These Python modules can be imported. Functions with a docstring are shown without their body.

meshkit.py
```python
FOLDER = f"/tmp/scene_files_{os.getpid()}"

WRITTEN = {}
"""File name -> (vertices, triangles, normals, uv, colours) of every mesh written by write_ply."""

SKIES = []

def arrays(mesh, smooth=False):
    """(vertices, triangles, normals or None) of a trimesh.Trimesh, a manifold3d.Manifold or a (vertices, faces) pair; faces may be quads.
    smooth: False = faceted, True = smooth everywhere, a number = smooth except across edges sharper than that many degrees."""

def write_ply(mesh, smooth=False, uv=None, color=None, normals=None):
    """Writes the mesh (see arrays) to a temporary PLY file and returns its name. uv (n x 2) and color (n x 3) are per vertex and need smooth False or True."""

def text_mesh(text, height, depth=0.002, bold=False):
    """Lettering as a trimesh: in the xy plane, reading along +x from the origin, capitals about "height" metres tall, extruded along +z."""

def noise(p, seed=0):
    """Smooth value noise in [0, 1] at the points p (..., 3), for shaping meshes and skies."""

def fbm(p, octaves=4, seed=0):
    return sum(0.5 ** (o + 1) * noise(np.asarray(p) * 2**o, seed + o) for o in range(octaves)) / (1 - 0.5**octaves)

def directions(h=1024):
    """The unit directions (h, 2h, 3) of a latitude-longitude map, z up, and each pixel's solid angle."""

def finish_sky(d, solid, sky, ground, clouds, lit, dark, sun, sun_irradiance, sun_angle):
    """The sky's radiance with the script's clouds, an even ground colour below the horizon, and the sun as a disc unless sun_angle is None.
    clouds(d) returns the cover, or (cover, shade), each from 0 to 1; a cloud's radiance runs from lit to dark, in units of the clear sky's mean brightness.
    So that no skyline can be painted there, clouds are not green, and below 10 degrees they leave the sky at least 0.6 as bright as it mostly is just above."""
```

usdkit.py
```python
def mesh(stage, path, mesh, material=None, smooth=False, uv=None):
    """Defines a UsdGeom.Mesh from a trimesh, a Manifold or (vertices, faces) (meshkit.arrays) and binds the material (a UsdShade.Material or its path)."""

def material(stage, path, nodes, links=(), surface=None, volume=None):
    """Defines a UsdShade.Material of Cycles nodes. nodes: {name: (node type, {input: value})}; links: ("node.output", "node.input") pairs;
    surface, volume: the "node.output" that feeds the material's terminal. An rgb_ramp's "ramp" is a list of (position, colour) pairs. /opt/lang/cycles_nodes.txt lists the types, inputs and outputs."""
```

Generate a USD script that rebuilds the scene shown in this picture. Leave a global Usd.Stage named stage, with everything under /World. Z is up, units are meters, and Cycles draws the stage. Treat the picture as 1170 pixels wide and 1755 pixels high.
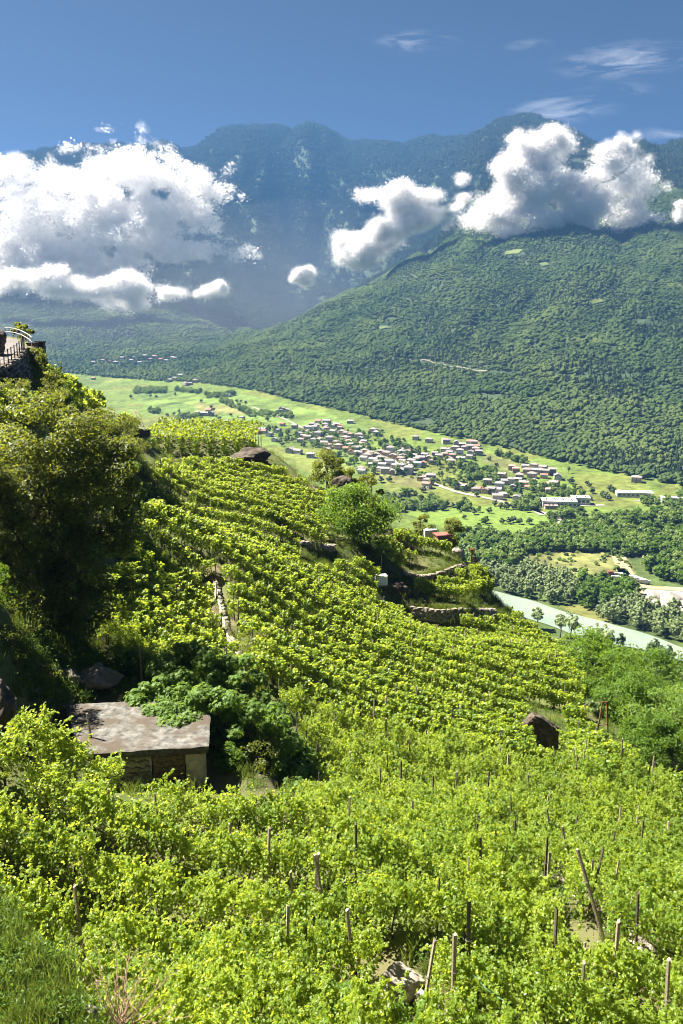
import math, random
import numpy as np, trimesh, shapely
from scipy.interpolate import RBFInterpolator
from pxr import Usd, UsdGeom, UsdLux, UsdShade, Gf, Sdf, Vt
import usdkit, meshkit
from meshkit import fbm, noise

# ------------------------------------------------------------------ camera, sky, sun, exposure
stage = Usd.Stage.CreateInMemory()
UsdGeom.Xform.Define(stage, '/World')
PITCH, FPX, CX, CY = 11.95, 1500.0, 585.0, 877.5
cam = UsdGeom.Camera.Define(stage, '/World/camera')
cam.CreateHorizontalApertureAttr(24.0)
cam.CreateFocalLengthAttr(24.0 * FPX / 1170.0)
cam.CreateClippingRangeAttr((0.1, 60000.0))
cam.CreateExposureAttr(2.75)
cam.AddTransformOp().Set(Gf.Matrix4d().SetRotate(Gf.Rotation(Gf.Vec3d(1, 0, 0), 90 - PITCH)))
SUN_AZ, SUN_EL = np.array([-0.94, 0.34]), math.radians(54)
SUN_AZ = SUN_AZ / np.linalg.norm(SUN_AZ)
SUN = np.array([SUN_AZ[0] * math.cos(SUN_EL), SUN_AZ[1] * math.cos(SUN_EL), math.sin(SUN_EL)])
sun = UsdLux.DistantLight.Define(stage, '/World/sun')
sun.CreateIntensityAttr(1.25); sun.CreateAngleAttr(0.5); sun.CreateNormalizeAttr(True); sun.CreateColorAttr((1.0, 0.92, 0.78))
sun.AddTransformOp().Set(Gf.Matrix4d().SetRotate(Gf.Rotation(Gf.Vec3d(0, 0, 1), Gf.Vec3d(*SUN))))


def sky_direction(px, py):
    c, s = math.cos(math.radians(PITCH)), math.sin(math.radians(PITCH))
    u, v = (px - CX) / FPX, (CY - py) / FPX
    d = np.array([u, c + v * s, -s + v * c])
    return d / np.linalg.norm(d)


nodes = {'sky': ('sky_texture', {'sky_type': 'single_scattering', 'sun_disc': False, 'sun_elevation': SUN_EL, 'sun_rotation': math.atan2(SUN[0], SUN[1]), 'altitude': 1000.0, 'air_density': 0.055, 'aerosol_density': 0.50, 'ozone_density': 4.0}),
         'tc': ('texture_coordinate', {}), 'map': ('mapping', {'scale': (16.0, 16.0, 90.0), 'rotation': (0.0, 0.06, 0.0)}),
         'nz': ('noise_texture', {'scale': 1.0, 'detail': 7.0, 'roughness': 0.62, 'distortion': 0.6}),
         'bg': ('background_shader', {'strength': 0.06}), 'mixc': ('mix', {'mix_type': 'mix', 'color2': (3.2, 3.1, 3.15)})}
links = [('tc.generated', 'map.vector'), ('map.vector', 'nz.vector'), ('sky.color', 'mixc.color1'), ('mixc.color', 'bg.color')]
# thin cirrus streaks: soft spots on the sky, broken up by noise
last = None
for i, (px, py, half, gain) in enumerate([(1070, 104, 0.085, 1.0), (960, 188, 0.07, 1.0), (712, 72, 0.055, 0.75), (1050, 157, 0.05, 0.5), (1160, 228, 0.05, 0.8), (905, 78, 0.03, 0.4)]):
    d = sky_direction(px, py)
    nodes[f'sub{i}'] = ('vector_math', {'math_type': 'subtract', 'vector2': tuple(d)})
    nodes[f'scl{i}'] = ('vector_math', {'math_type': 'multiply', 'vector2': (1.0, 1.0, 4.2)})
    nodes[f'len{i}'] = ('vector_math', {'math_type': 'length'})
    nodes[f'mr{i}'] = ('map_range', {'range_type': 'smoothstep', 'from_min': half, 'from_max': 0.0, 'to_min': 0.0, 'to_max': gain, 'clamp': True})
    links += [('tc.generated', f'sub{i}.vector1'), (f'sub{i}.vector', f'scl{i}.vector1'), (f'scl{i}.vector', f'len{i}.vector1'), (f'len{i}.value', f'mr{i}.value')]
    if last is None:
        last = f'mr{i}.result'
    else:
        nodes[f'mx{i}'] = ('math', {'math_type': 'maximum'})
        links += [(last, f'mx{i}.value1'), (f'mr{i}.result', f'mx{i}.value2')]
        last = f'mx{i}.value'
nodes['nr'] = ('map_range', {'from_min': 0.44, 'from_max': 0.72, 'to_min': 0.0, 'to_max': 1.0, 'clamp': True})
nodes['cov'] = ('math', {'math_type': 'multiply', 'use_clamp': True})
nodes['cov2'] = ('math', {'math_type': 'multiply', 'value2': 0.75, 'use_clamp': True})
links += [('nz.fac', 'nr.value'), ('nr.result', 'cov.value1'), (last, 'cov.value2'), ('cov.value', 'cov2.value1'), ('cov2.value', 'mixc.fac')]
usdkit.material(stage, '/World/Looks/sky', nodes, links, surface='bg.background')
dome = UsdLux.DomeLight.Define(stage, '/World/sky')
UsdShade.MaterialBindingAPI.Apply(dome.GetPrim()).Bind(UsdShade.Material.Get(stage, '/World/Looks/sky'))
dome.GetPrim().SetCustomDataByKey('kind', 'structure')

rng = np.random.default_rng(7)
R3 = lambda *s: rng.standard_normal(s)

# ------------------------------------------------------------------ materials
def M(name): return UsdShade.Material.Get(stage, '/World/Looks/' + name)


def leaf_material(name, c1, c2, t1, trans=0.45, rough=0.5, gloss=0.35):
    usdkit.material(stage, '/World/Looks/' + name, {
        'oi': ('object_info', {}), 'ge': ('geometry', {}),
        'a': ('math', {'math_type': 'multiply_add', 'value2': 0.45, 'value3': 0.0}),
        'b': ('math', {'math_type': 'multiply_add', 'value2': 0.55}),
        'm': ('mix', {'color1': c1, 'color2': c2}),
        'mt': ('mix', {'color1': tuple(np.array(t1) * 0.8), 'color2': tuple(np.array(t1) * 1.25)}),
        'p': ('principled_bsdf', {'roughness': rough, 'specular_ior_level': gloss}),
        't': ('translucent_bsdf', {}), 'x': ('mix_closure', {'fac': trans})},
        [('oi.random', 'a.value1'), ('ge.random_per_island', 'b.value1'), ('a.value', 'b.value3'), ('b.value', 'm.fac'), ('b.value', 'mt.fac'),
         ('m.color', 'p.base_color'), ('mt.color', 't.color'), ('p.BSDF', 'x.closure1'), ('t.BSDF', 'x.closure2')], surface='x.closure')


def rough_material(name, c1, c2, scale=6.0, rough=0.9, bump=0.3, detail=5.0, c3=None, scale2=None, lo=0.35, hi=0.65):
    n = {'g': ('geometry', {}), 'n': ('noise_texture', {'scale': scale, 'detail': detail, 'roughness': 0.62}),
         'r': ('rgb_ramp', {'ramp': [(lo, c1), (hi, c2)]}), 'bp': ('bump', {'strength': bump, 'distance': 0.05}),
         'p': ('principled_bsdf', {'roughness': rough, 'specular_ior_level': 0.25})}
    l = [('g.position', 'n.vector'), ('n.fac', 'r.fac'), ('n.fac', 'bp.height'), ('bp.normal', 'p.normal')]
    if c3 is not None:
        n['n2'] = ('noise_texture', {'scale': scale2 or scale / 7, 'detail': 3.0})
        n['mr'] = ('map_range', {'from_min': 0.45, 'from_max': 0.62, 'clamp': True})
        n['m'] = ('mix', {'color2': c3})
        l += [('g.position', 'n2.vector'), ('n2.fac', 'mr.value'), ('mr.result', 'm.fac'), ('r.color', 'm.color1'), ('m.color', 'p.base_color')]
    else:
        l.append(('r.color', 'p.base_color'))
    usdkit.material(stage, '/World/Looks/' + name, n, l, surface='p.BSDF')


def plain_material(name, c, rough=0.7, metallic=0.0, vary=0.0):
    n = {'p': ('principled_bsdf', {'base_color': c, 'roughness': rough, 'metallic': metallic})}
    l = []
    if vary:
        n['oi'] = ('object_info', {}); n['m'] = ('mix', {'color1': tuple(np.array(c) * (1 - vary)), 'color2': tuple(np.array(c) * (1 + vary))})
        l = [('oi.random', 'm.fac'), ('m.color', 'p.base_color')]
    usdkit.material(stage, '/World/Looks/' + name, n, l, surface='p.BSDF')


leaf_material('vine_leaf', (0.060, 0.125, 0.013), (0.240, 0.285, 0.034), (0.60, 0.71, 0.06), 0.50, rough=0.42, gloss=0.45)
leaf_material('dark_leaf', (0.056, 0.084, 0.016), (0.130, 0.152, 0.024), (0.30, 0.34, 0.03), 0.40)
leaf_material('pergola_leaf', (0.065, 0.120, 0.012), (0.160, 0.200, 0.018), (0.36, 0.44, 0.02), 0.42)
leaf_material('fig_leaf', (0.070, 0.130, 0.030), (0.130, 0.195, 0.045), (0.30, 0.44, 0.04), 0.40, gloss=0.15)
leaf_material('green_leaf', (0.045, 0.095, 0.012), (0.085, 0.150, 0.016), (0.20, 0.32, 0.02), 0.40, gloss=0.2)
leaf_material('acacia_leaf', (0.060, 0.120, 0.018), (0.110, 0.180, 0.026), (0.28, 0.42, 0.03), 0.45, gloss=0.2)
leaf_material('bush_leaf', (0.060, 0.095, 0.014), (0.150, 0.165, 0.026), (0.28, 0.32, 0.03), 0.42)
leaf_material('grass_leaf', (0.065, 0.110, 0.016), (0.150, 0.170, 0.035), (0.20, 0.26, 0.03), 0.35)
leaf_material('dry_leaf', (0.140, 0.080, 0.030), (0.230, 0.120, 0.050), (0.20, 0.09, 0.03), 0.25)
leaf_material('valley_leaf', (0.050, 0.085, 0.024), (0.100, 0.140, 0.032), (0.12, 0.17, 0.03), 0.28)
leaf_material('wood_leaf', (0.100, 0.165, 0.038), (0.165, 0.225, 0.050), (0.30, 0.40, 0.05), 0.40)
leaf_material('silver_leaf', (0.150, 0.205, 0.085), (0.230, 0.280, 0.120), (0.32, 0.40, 0.15), 0.38)
def forest_material(name, c1, c2, c3, t1, trans):
    usdkit.material(stage, '/World/Looks/' + name, {
        'oi': ('object_info', {}), 'ge': ('geometry', {}), 'mp': ('vector_math', {'math_type': 'multiply', 'vector2': (0.006, 0.006, 0.010)}), 'n': ('noise_texture', {'scale': 1.0, 'detail': 4.0, 'roughness': 0.65}),
        'mr': ('map_range', {'from_min': 0.40, 'from_max': 0.62, 'clamp': True}), 'm0': ('mix', {'color1': c1, 'color2': c2}), 'm1': ('mix', {'color2': c3}),
        'k': ('math', {'math_type': 'multiply_add', 'value2': 0.45, 'value3': 0.78}), 'vm': ('vector_math', {'math_type': 'multiply'}),
        'p': ('principled_bsdf', {'roughness': 0.8, 'specular_ior_level': 0.1}), 't': ('translucent_bsdf', {'color': t1}), 'x': ('mix_closure', {'fac': trans})},
        [('oi.location', 'mp.vector1'), ('mp.vector', 'n.vector'), ('n.fac', 'mr.value'), ('oi.random', 'm0.fac'), ('m0.color', 'm1.color1'), ('mr.result', 'm1.fac'), ('ge.random_per_island', 'k.value1'),
         ('m1.color', 'vm.vector1'), ('k.value', 'vm.vector2'), ('vm.vector', 'p.base_color'), ('p.BSDF', 'x.closure1'), ('t.BSDF', 'x.closure2')], surface='x.closure')


forest_material('forest_leaf', (0.044, 0.086, 0.030), (0.074, 0.120, 0.036), (0.118, 0.165, 0.048), (0.18, 0.26, 0.06), 0.38)
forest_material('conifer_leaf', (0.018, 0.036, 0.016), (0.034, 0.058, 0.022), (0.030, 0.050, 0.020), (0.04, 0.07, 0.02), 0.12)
rough_material('bark', (0.035, 0.026, 0.018), (0.11, 0.085, 0.06), 14.0)
rough_material('stake_wood', (0.17, 0.14, 0.105), (0.31, 0.265, 0.205), 22.0)
rough_material('old_stake_wood', (0.035, 0.028, 0.022), (0.12, 0.095, 0.07), 22.0)
rough_material('dry_twig', (0.20, 0.13, 0.085), (0.36, 0.26, 0.17), 30.0)
rough_material('rock', (0.075, 0.062, 0.052), (0.24, 0.21, 0.18), 2.2, bump=0.9, c3=(0.13, 0.12, 0.085), scale2=0.9)
rough_material('dark_rock', (0.028, 0.022, 0.017), (0.080, 0.064, 0.050), 1.8, bump=0.8)
rough_material('boulder_rock', (0.032, 0.025, 0.019), (0.100, 0.078, 0.060), 2.4, bump=0.9, c3=(0.035, 0.034, 0.022), scale2=1.3)
rough_material('pale_stone', (0.12, 0.105, 0.09), (0.30, 0.27, 0.235), 3.0, bump=0.7)
rough_material('wall_stone', (0.10, 0.085, 0.07), (0.24, 0.205, 0.17), 3.5, bump=0.8)
rough_material('mortar', (0.22, 0.20, 0.165), (0.40, 0.36, 0.30), 5.0, bump=0.8)
rough_material('plaster', (0.20, 0.18, 0.15), (0.40, 0.365, 0.31), 2.6, bump=0.7, c3=(0.33, 0.27, 0.20), scale2=1.3)
rough_material('roof_slab', (0.030, 0.030, 0.028), (0.130, 0.127, 0.118), 3.2, bump=0.8, c3=(0.052, 0.042, 0.032), scale2=0.9, detail=8.0)
rough_material('slab_edge', (0.03, 0.026, 0.02), (0.085, 0.072, 0.055), 5.0)
rough_material('old_plank', (0.055, 0.040, 0.028), (0.16, 0.115, 0.078), 9.0)
rough_material('hill_ground', (0.038, 0.056, 0.014), (0.085, 0.098, 0.026), 0.9, bump=0.5, c3=(0.078, 0.068, 0.034), scale2=0.16)
rough_material('earth', (0.105, 0.070, 0.045), (0.21, 0.15, 0.105), 1.4, bump=0.6, c3=(0.075, 0.085, 0.024), scale2=0.5)
rough_material('asphalt', (0.075, 0.068, 0.066), (0.115, 0.105, 0.102), 2.0, bump=0.1)
rough_material('pale_road', (0.17, 0.155, 0.135), (0.25, 0.23, 0.20), 0.05, bump=0.0)
rough_material('gravel', (0.14, 0.125, 0.112), (0.24, 0.225, 0.205), 0.12, bump=0.2)
rough_material('sand_track', (0.19, 0.16, 0.085), (0.27, 0.23, 0.13), 0.05, bump=0.0)
plain_material('white_metal', (0.30, 0.30, 0.30), 0.4)
plain_material('dark_metal', (0.06, 0.055, 0.05), 0.6)
plain_material('rust_metal', (0.14, 0.05, 0.03), 0.7)
plain_material('tank_plastic', (0.78, 0.79, 0.78), 0.35)
plain_material('window_glass', (0.05, 0.06, 0.075), 0.2)
plain_material('twine', (0.10, 0.26, 0.24), 0.6)
plain_material('black_hose', (0.012, 0.012, 0.012), 0.4)
plain_material('green_plastic', (0.12, 0.42, 0.28), 0.3)
plain_material('red_paint', (0.17, 0.06, 0.045), 0.6)
plain_material('red_brick', (0.15, 0.065, 0.05), 0.85)
plain_material('concrete', (0.46, 0.45, 0.43), 0.85)
plain_material('white_panel', (0.46, 0.46, 0.45), 0.6)
plain_material('blue_grey', (0.34, 0.39, 0.46), 0.6)
for k, c in dict(cream=(0.40, 0.35, 0.29), white=(0.50, 0.485, 0.46), pink=(0.39, 0.30, 0.26), ochre=(0.40, 0.30, 0.185), stone=(0.25, 0.225, 0.20), grey=(0.34, 0.325, 0.31)).items():
    plain_material('render_' + k, c, 0.9, vary=0.14)
for k, c in dict(slate=(0.175, 0.16, 0.165), brown=(0.19, 0.15, 0.14), tile=(0.23, 0.15, 0.125), red=(0.28, 0.10, 0.08)).items():
    plain_material('roof_' + k, c, 0.85, vary=0.15)

# ------------------------------------------------------------------ scene helpers
counts = {}


def numbered(path):
    k = counts.get(path, 0)
    counts[path] = k + 1
    return path if k == 0 else f'{path}_{k:03d}'


def tag(p, label=None, cat=None, group=None, kind=None):
    p = p.GetPrim() if hasattr(p, 'GetPrim') else p
    for k, v in dict(label=label, category=cat, group=group, kind=kind).items():
        if v:
            p.SetCustomDataByKey(k, v)
    return p


def place(x, loc=(0, 0, 0), rz=0.0, scale=None, tilt=None):
    x = UsdGeom.Xformable(x)
    x.AddTranslateOp().Set(Gf.Vec3d(*map(float, loc)))
    x.AddRotateZOp().Set(math.degrees(rz))
    if tilt is not None:
        x.AddRotateXYZOp(opSuffix='lean').Set(Gf.Vec3f(*map(math.degrees, (*tilt, 0.0))))
    if scale is not None:
        s = (scale,) * 3 if np.ndim(scale) == 0 else scale
        x.AddScaleOp().Set(Gf.Vec3f(*map(float, s)))


def thing(name, label, cat, loc=(0, 0, 0), rz=0.0, group=None, scale=None, kind=None, tilt=None):
    x = UsdGeom.Xform.Define(stage, numbered('/World/' + name))
    place(x, loc, rz, scale, tilt)
    return tag(x, label, cat, group, kind)


def part(name, mesh, mat, parent, smooth=False, kind=None, label=None):
    """One mesh: under parent (a prim), or directly under /World."""
    base = str(parent.GetPath()) if parent is not None else '/World'
    m = usdkit.mesh(stage, numbered(f'{base}/{name}'), mesh, M(mat) if isinstance(mat, str) else mat, smooth)
    tag(m, label=label, kind=kind)
    return m.GetPrim()


def class_prim(name):
    return stage.CreateClassPrim('/World/' + name)


def copy_of(cls, name, label, cat, loc, rz=0.0, scale=None, group=None, tilt=None):
    x = UsdGeom.Xform.Define(stage, numbered('/World/' + name))
    x.GetPrim().GetReferences().AddInternalReference(cls.GetPath())
    x.GetPrim().SetInstanceable(True)
    place(x, loc, rz, scale, tilt)
    return tag(x, label, cat, group)


def scatter(path, protos, pos, rz, scale, idx, kind='stuff', label=None, cat=None, parent=None):
    """A point instancer; protos: (mesh, material, smooth)."""
    base = str(parent.GetPath()) if parent is not None else '/World'
    pi = UsdGeom.PointInstancer.Define(stage, numbered(f'{base}/{path}'))
    targets = []
    for k, (mesh, mat, sm) in enumerate(protos):
        m = usdkit.mesh(stage, f'{pi.GetPath()}/piece_{k + 1:03d}' if k else f'{pi.GetPath()}/piece', mesh, M(mat), sm)
        targets.append(m.GetPath())
    pi.CreatePrototypesRel().SetTargets(targets)
    n = len(pos)
    pi.CreatePositionsAttr(Vt.Vec3fArray.FromNumpy(np.asarray(pos, np.float32)))
    q = np.zeros((n, 4), np.float32)
    q[:, 0], q[:, 3] = np.cos(np.asarray(rz) / 2), np.sin(np.asarray(rz) / 2)
    pi.CreateOrientationsAttr(Vt.QuathArray([Gf.Quath(float(a), 0.0, 0.0, float(b)) for a, b in q[:, [0, 3]]]))
    s = np.asarray(scale, np.float32)
    if s.ndim == 1:
        s = np.repeat(s[:, None], 3, 1)
    pi.CreateScalesAttr(Vt.Vec3fArray.FromNumpy(np.ascontiguousarray(s)))
    pi.CreateProtoIndicesAttr(Vt.IntArray.FromNumpy(np.asarray(idx, np.int32)))
    return tag(pi, label, cat, kind=kind)


def join(*ms):
    vs, fs, n = [], [], 0
    for v, f in ms:
        vs.append(np.asarray(v, float)); fs.append(np.asarray(f, int) + n); n += len(v)
    return np.vstack(vs), np.vstack(fs)


BOXF = np.array([[0, 2, 1], [0, 3, 2], [4, 5, 6], [4, 6, 7], [0, 1, 5], [0, 5, 4], [1, 2, 6], [1, 6, 5], [2, 3, 7], [2, 7, 6], [3, 0, 4], [3, 4, 7]])


def box(x0, x1, y0, y1, z0, z1):
    return np.array([[x0, y0, z0], [x1, y0, z0], [x1, y1, z0], [x0, y1, z0], [x0, y0, z1], [x1, y0, z1], [x1, y1, z1], [x0, y1, z1]], float), BOXF


def tube(pts, rad, sides=6):
    p = np.asarray(pts, float)
    r = np.broadcast_to(np.asarray(rad, float), (len(p),))
    t = np.gradient(p, axis=0); t /= np.linalg.norm(t, axis=1, keepdims=True) + 1e-12
    a = np.cross(t, np.where(np.abs(t[:, 2:]) < 0.9, [0, 0, 1.0], [1.0, 0, 0])); a /= np.linalg.norm(a, axis=1, keepdims=True) + 1e-12
    b = np.cross(t, a)
    an = np.arange(sides) * 2 * np.pi / sides
    v = (p[:, None] + r[:, None, None] * (np.cos(an)[None, :, None] * a[:, None] + np.sin(an)[None, :, None] * b[:, None])).reshape(-1, 3)
    i, j = np.meshgrid(np.arange(len(p) - 1), np.arange(sides), indexing='ij')
    q = np.stack([i * sides + j, i * sides + (j + 1) % sides, (i + 1) * sides + (j + 1) % sides, (i + 1) * sides + j], -1).reshape(-1, 4)
    f = np.vstack([q[:, [0, 2, 1]], q[:, [0, 3, 2]]])
    v = np.vstack([v, p[:1], p[-1:]])
    k, n = np.arange(sides), len(p) * sides
    f = np.vstack([f, np.stack([np.full(sides, n), k, (k + 1) % sides], 1), np.stack([np.full(sides, n + 1), (k + 1) % sides + n - sides, k + n - sides], 1)])
    return v, f


def prism(poly, z0, z1, bevel=0.0):
    """An upright prism over a plan polygon (counter-clockwise)."""
    p = np.asarray(poly, float); n = len(p)
    v = np.vstack([np.c_[p, np.full(n, z0)], np.c_[p, np.full(n, z1)]])
    f = [[i, (i + 1) % n, n + (i + 1) % n] for i in range(n)] + [[i, n + (i + 1) % n, n + i] for i in range(n)]
    f += [[0, i + 1, i] for i in range(1, n - 1)] + [[n, n + i, n + i + 1] for i in range(1, n - 1)]
    return v, np.array(f)


ICO = {k: (np.array(trimesh.creation.icosphere(k, 1.0).vertices), np.array(trimesh.creation.icosphere(k, 1.0).faces)) for k in (0, 1, 2, 3, 4)}


def rock(size, seed, sub=2, rough=0.35, cuts=7, freq=1.3):
    """A broken stone: a ball cut by planes and roughened."""
    r = np.random.default_rng(seed)
    v, f = ICO[sub][0].copy(), ICO[sub][1]
    for _ in range(cuts):
        n = r.standard_normal(3); n /= np.linalg.norm(n)
        d = r.uniform(0.55, 0.85)
        h = v @ n
        v = v - np.maximum(h - d, 0)[:, None] * n
    k = fbm(v * freq + seed * 7.1, 4, seed) - 0.5
    v = v * (1 + rough * k[:, None] * 1.6)
    return v * np.asarray(size, float), f


LEAF = {'fleck': (np.array([[-.5, -.35, 0], [.5, -.35, 0], [0, .6, 0]]), np.array([[0, 1, 2]])),
        'oval': (np.array([[0, -.5, 0], [0, .5, -.06], [.26, 0, .09], [-.26, 0, .09]]), np.array([[0, 2, 1], [0, 1, 3]])),
        'vine': (np.array([[0, -.42, 0], [.36, -.36, .08], [.54, .10, -.05], [.24, .22, .07], [0, .58, -.12], [-.24, .22, .07], [-.54, .10, -.05], [-.36, -.36, .08]]), np.array([[0, 1, 2], [0, 2, 3], [0, 3, 4], [0, 4, 5], [0, 5, 6], [0, 6, 7]])),
        'quad': (np.array([[-.45, -.4, .06], [.4, -.5, -.06], [.5, .4, .08], [-.38, .52, -.05], [0, 0, .12]]), np.array([[0, 1, 4], [1, 2, 4], [2, 3, 4], [3, 0, 4]])),
        'blade': (np.array([[-.06, 0, 0], [.06, 0, 0], [.045, .55, .06], [-.02, .6, .06], [.05, 1, .25]]), np.array([[0, 1, 2], [0, 2, 3], [3, 2, 4]])),
        'fig': (np.array([[0, -.3, 0], [.28, -.1, .06], [.52, .12, -.06], [.2, .16, .05], [.3, .5, -.1], [0, .24, .04], [-.02, .62, -.1], [-.14, .2, .05], [-.34, .48, -.1], [-.2, .12, .05], [-.5, .08, -.06], [-.26, -.12, .06]]), np.array([[0, 1, 3], [1, 2, 3], [0, 3, 5], [3, 4, 5], [0, 5, 7], [5, 6, 7], [0, 7, 9], [7, 8, 9], [0, 9, 11], [9, 10, 11]]))}


def leaves(p, size, normal, kind='oval', spread=0.7, r=rng, droop=0.0):
    """Leaves at the points p that face roughly along normal."""
    tv, tf = LEAF[kind]
    n = np.asarray(normal, float) + spread * r.standard_normal(p.shape)
    n /= np.linalg.norm(n, axis=1, keepdims=True) + 1e-9
    t = r.standard_normal(p.shape); t[:, 2] -= droop
    t -= (t * n).sum(1, keepdims=True) * n; t /= np.linalg.norm(t, axis=1, keepdims=True) + 1e-9
    b = np.cross(t, n)
    s = np.broadcast_to(size, (len(p),))[:, None, None]
    v = p[:, None] + s * (tv[None, :, 0:1] * b[:, None] + tv[None, :, 1:2] * t[:, None] + tv[None, :, 2:3] * n[:, None])
    f = tf[None] + (np.arange(len(p)) * len(tv))[:, None, None]
    return v.reshape(-1, 3), f.reshape(-1, 3)


def clumped(r, centers, radii, n, flat=0.75):
    k = r.integers(0, len(centers), n)
    d = r.standard_normal((n, 3)); d /= np.linalg.norm(d, axis=1, keepdims=True)
    rad = r.uniform(0.25, 1.0, n) ** 0.5
    p = d * rad[:, None] * np.asarray(radii)[k][:, None]
    p[:, 2] *= flat
    nn = d.copy(); nn[:, 2] += 0.5
    return centers[k] + p, nn


def tree_parts(seed, h, cr, n, size, leaf='oval', trunk=0.3, clumps=45, low=0.22, wide=1.0, top=0.5, spread=0.7, tr=None, lobes=None):
    """(wood, crown): tapered trunk with limbs, leaves in clumps through an uneven crown. Base at the origin."""
    r = np.random.default_rng(seed)
    c0 = h * low; ch = (h - c0) / 2; cz = c0 + ch
    cs, rs = [], []
    while len(cs) < clumps:
        d = r.standard_normal(3); d /= np.linalg.norm(d)
        q = r.uniform(0.45, 0.97)
        bump = 0.72 + 0.5 * noise((d * 1.7 + seed * 3.3)[None], seed)[0]
        w = bump * (1.0 - (0.35 * max(d[2], 0) ** 1.5 if top else 0))
        p = np.array([d[0] * cr * w * q, d[1] * cr * w * q * wide, d[2] * ch * q * (0.9 if d[2] > 0 else 0.85) * (0.8 + 0.3 * bump)])
        cs.append(p + [0, 0, cz]); rs.append(cr * r.uniform(0.17, 0.34))
    cs, rs = np.array(cs), np.array(rs)
    p, nn = clumped(r, cs, rs, n)
    nn = 0.5 * nn + 0.5 * (p - [0, 0, cz]) / cr
    crown = leaves(p, size * r.uniform(0.6, 1.25, n), nn, leaf, spread, r, 0.3)
    tr = tr or h * 0.022
    bend = r.uniform(-0.05, 0.05, 2) * h
    path = np.array([[0, 0, -0.4], [bend[0] * .2, bend[1] * .2, h * trunk * .5], [bend[0] * .6, bend[1] * .6, h * trunk], [bend[0], bend[1], h * 0.62], [bend[0] * 1.1, bend[1] * .9, h * 0.85]])
    wood = [tube(path, [tr * 1.5, tr * 1.05, tr * .85, tr * .5, tr * .15], 7)]
    for k in r.choice(len(cs), min(len(cs), 16), replace=False):
        a = path[2] + (path[3] - path[2]) * r.uniform(0, 0.9)
        e = cs[k]
        m = (a + e) / 2 + r.standard_normal(3) * cr * 0.06; m[2] -= 0.04 * h * r.uniform(0, 1)
        wood.append(tube([a, m, e], [tr * .42, tr * .26, tr * .06], 5))
    return join(*wood), crown


# ------------------------------------------------------------------ pixels and terrain
ct, st = math.cos(math.radians(PITCH)), math.sin(math.radians(PITCH))


def slopes(px, py):
    """x/y and z/y of the camera's ray through a point of the photograph; the camera stands at the origin."""
    u, v = (np.asarray(px, float) - CX) / FPX, (CY - np.asarray(py, float)) / FPX
    fy = ct + v * st
    return u / fy, (-st + v * ct) / fy


def at(px, py, y):
    a, t = slopes(px, py)
    return np.stack([a * y, np.broadcast_to(y, np.shape(a)) * 1.0, t * y], -1)


def to_px(p):
    p = np.asarray(p, float)
    d = p[..., 1] * ct - p[..., 2] * st
    return CX + FPX * p[..., 0] / d, CY - FPX * (p[..., 1] * st + p[..., 2] * ct) / d, d


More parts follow.
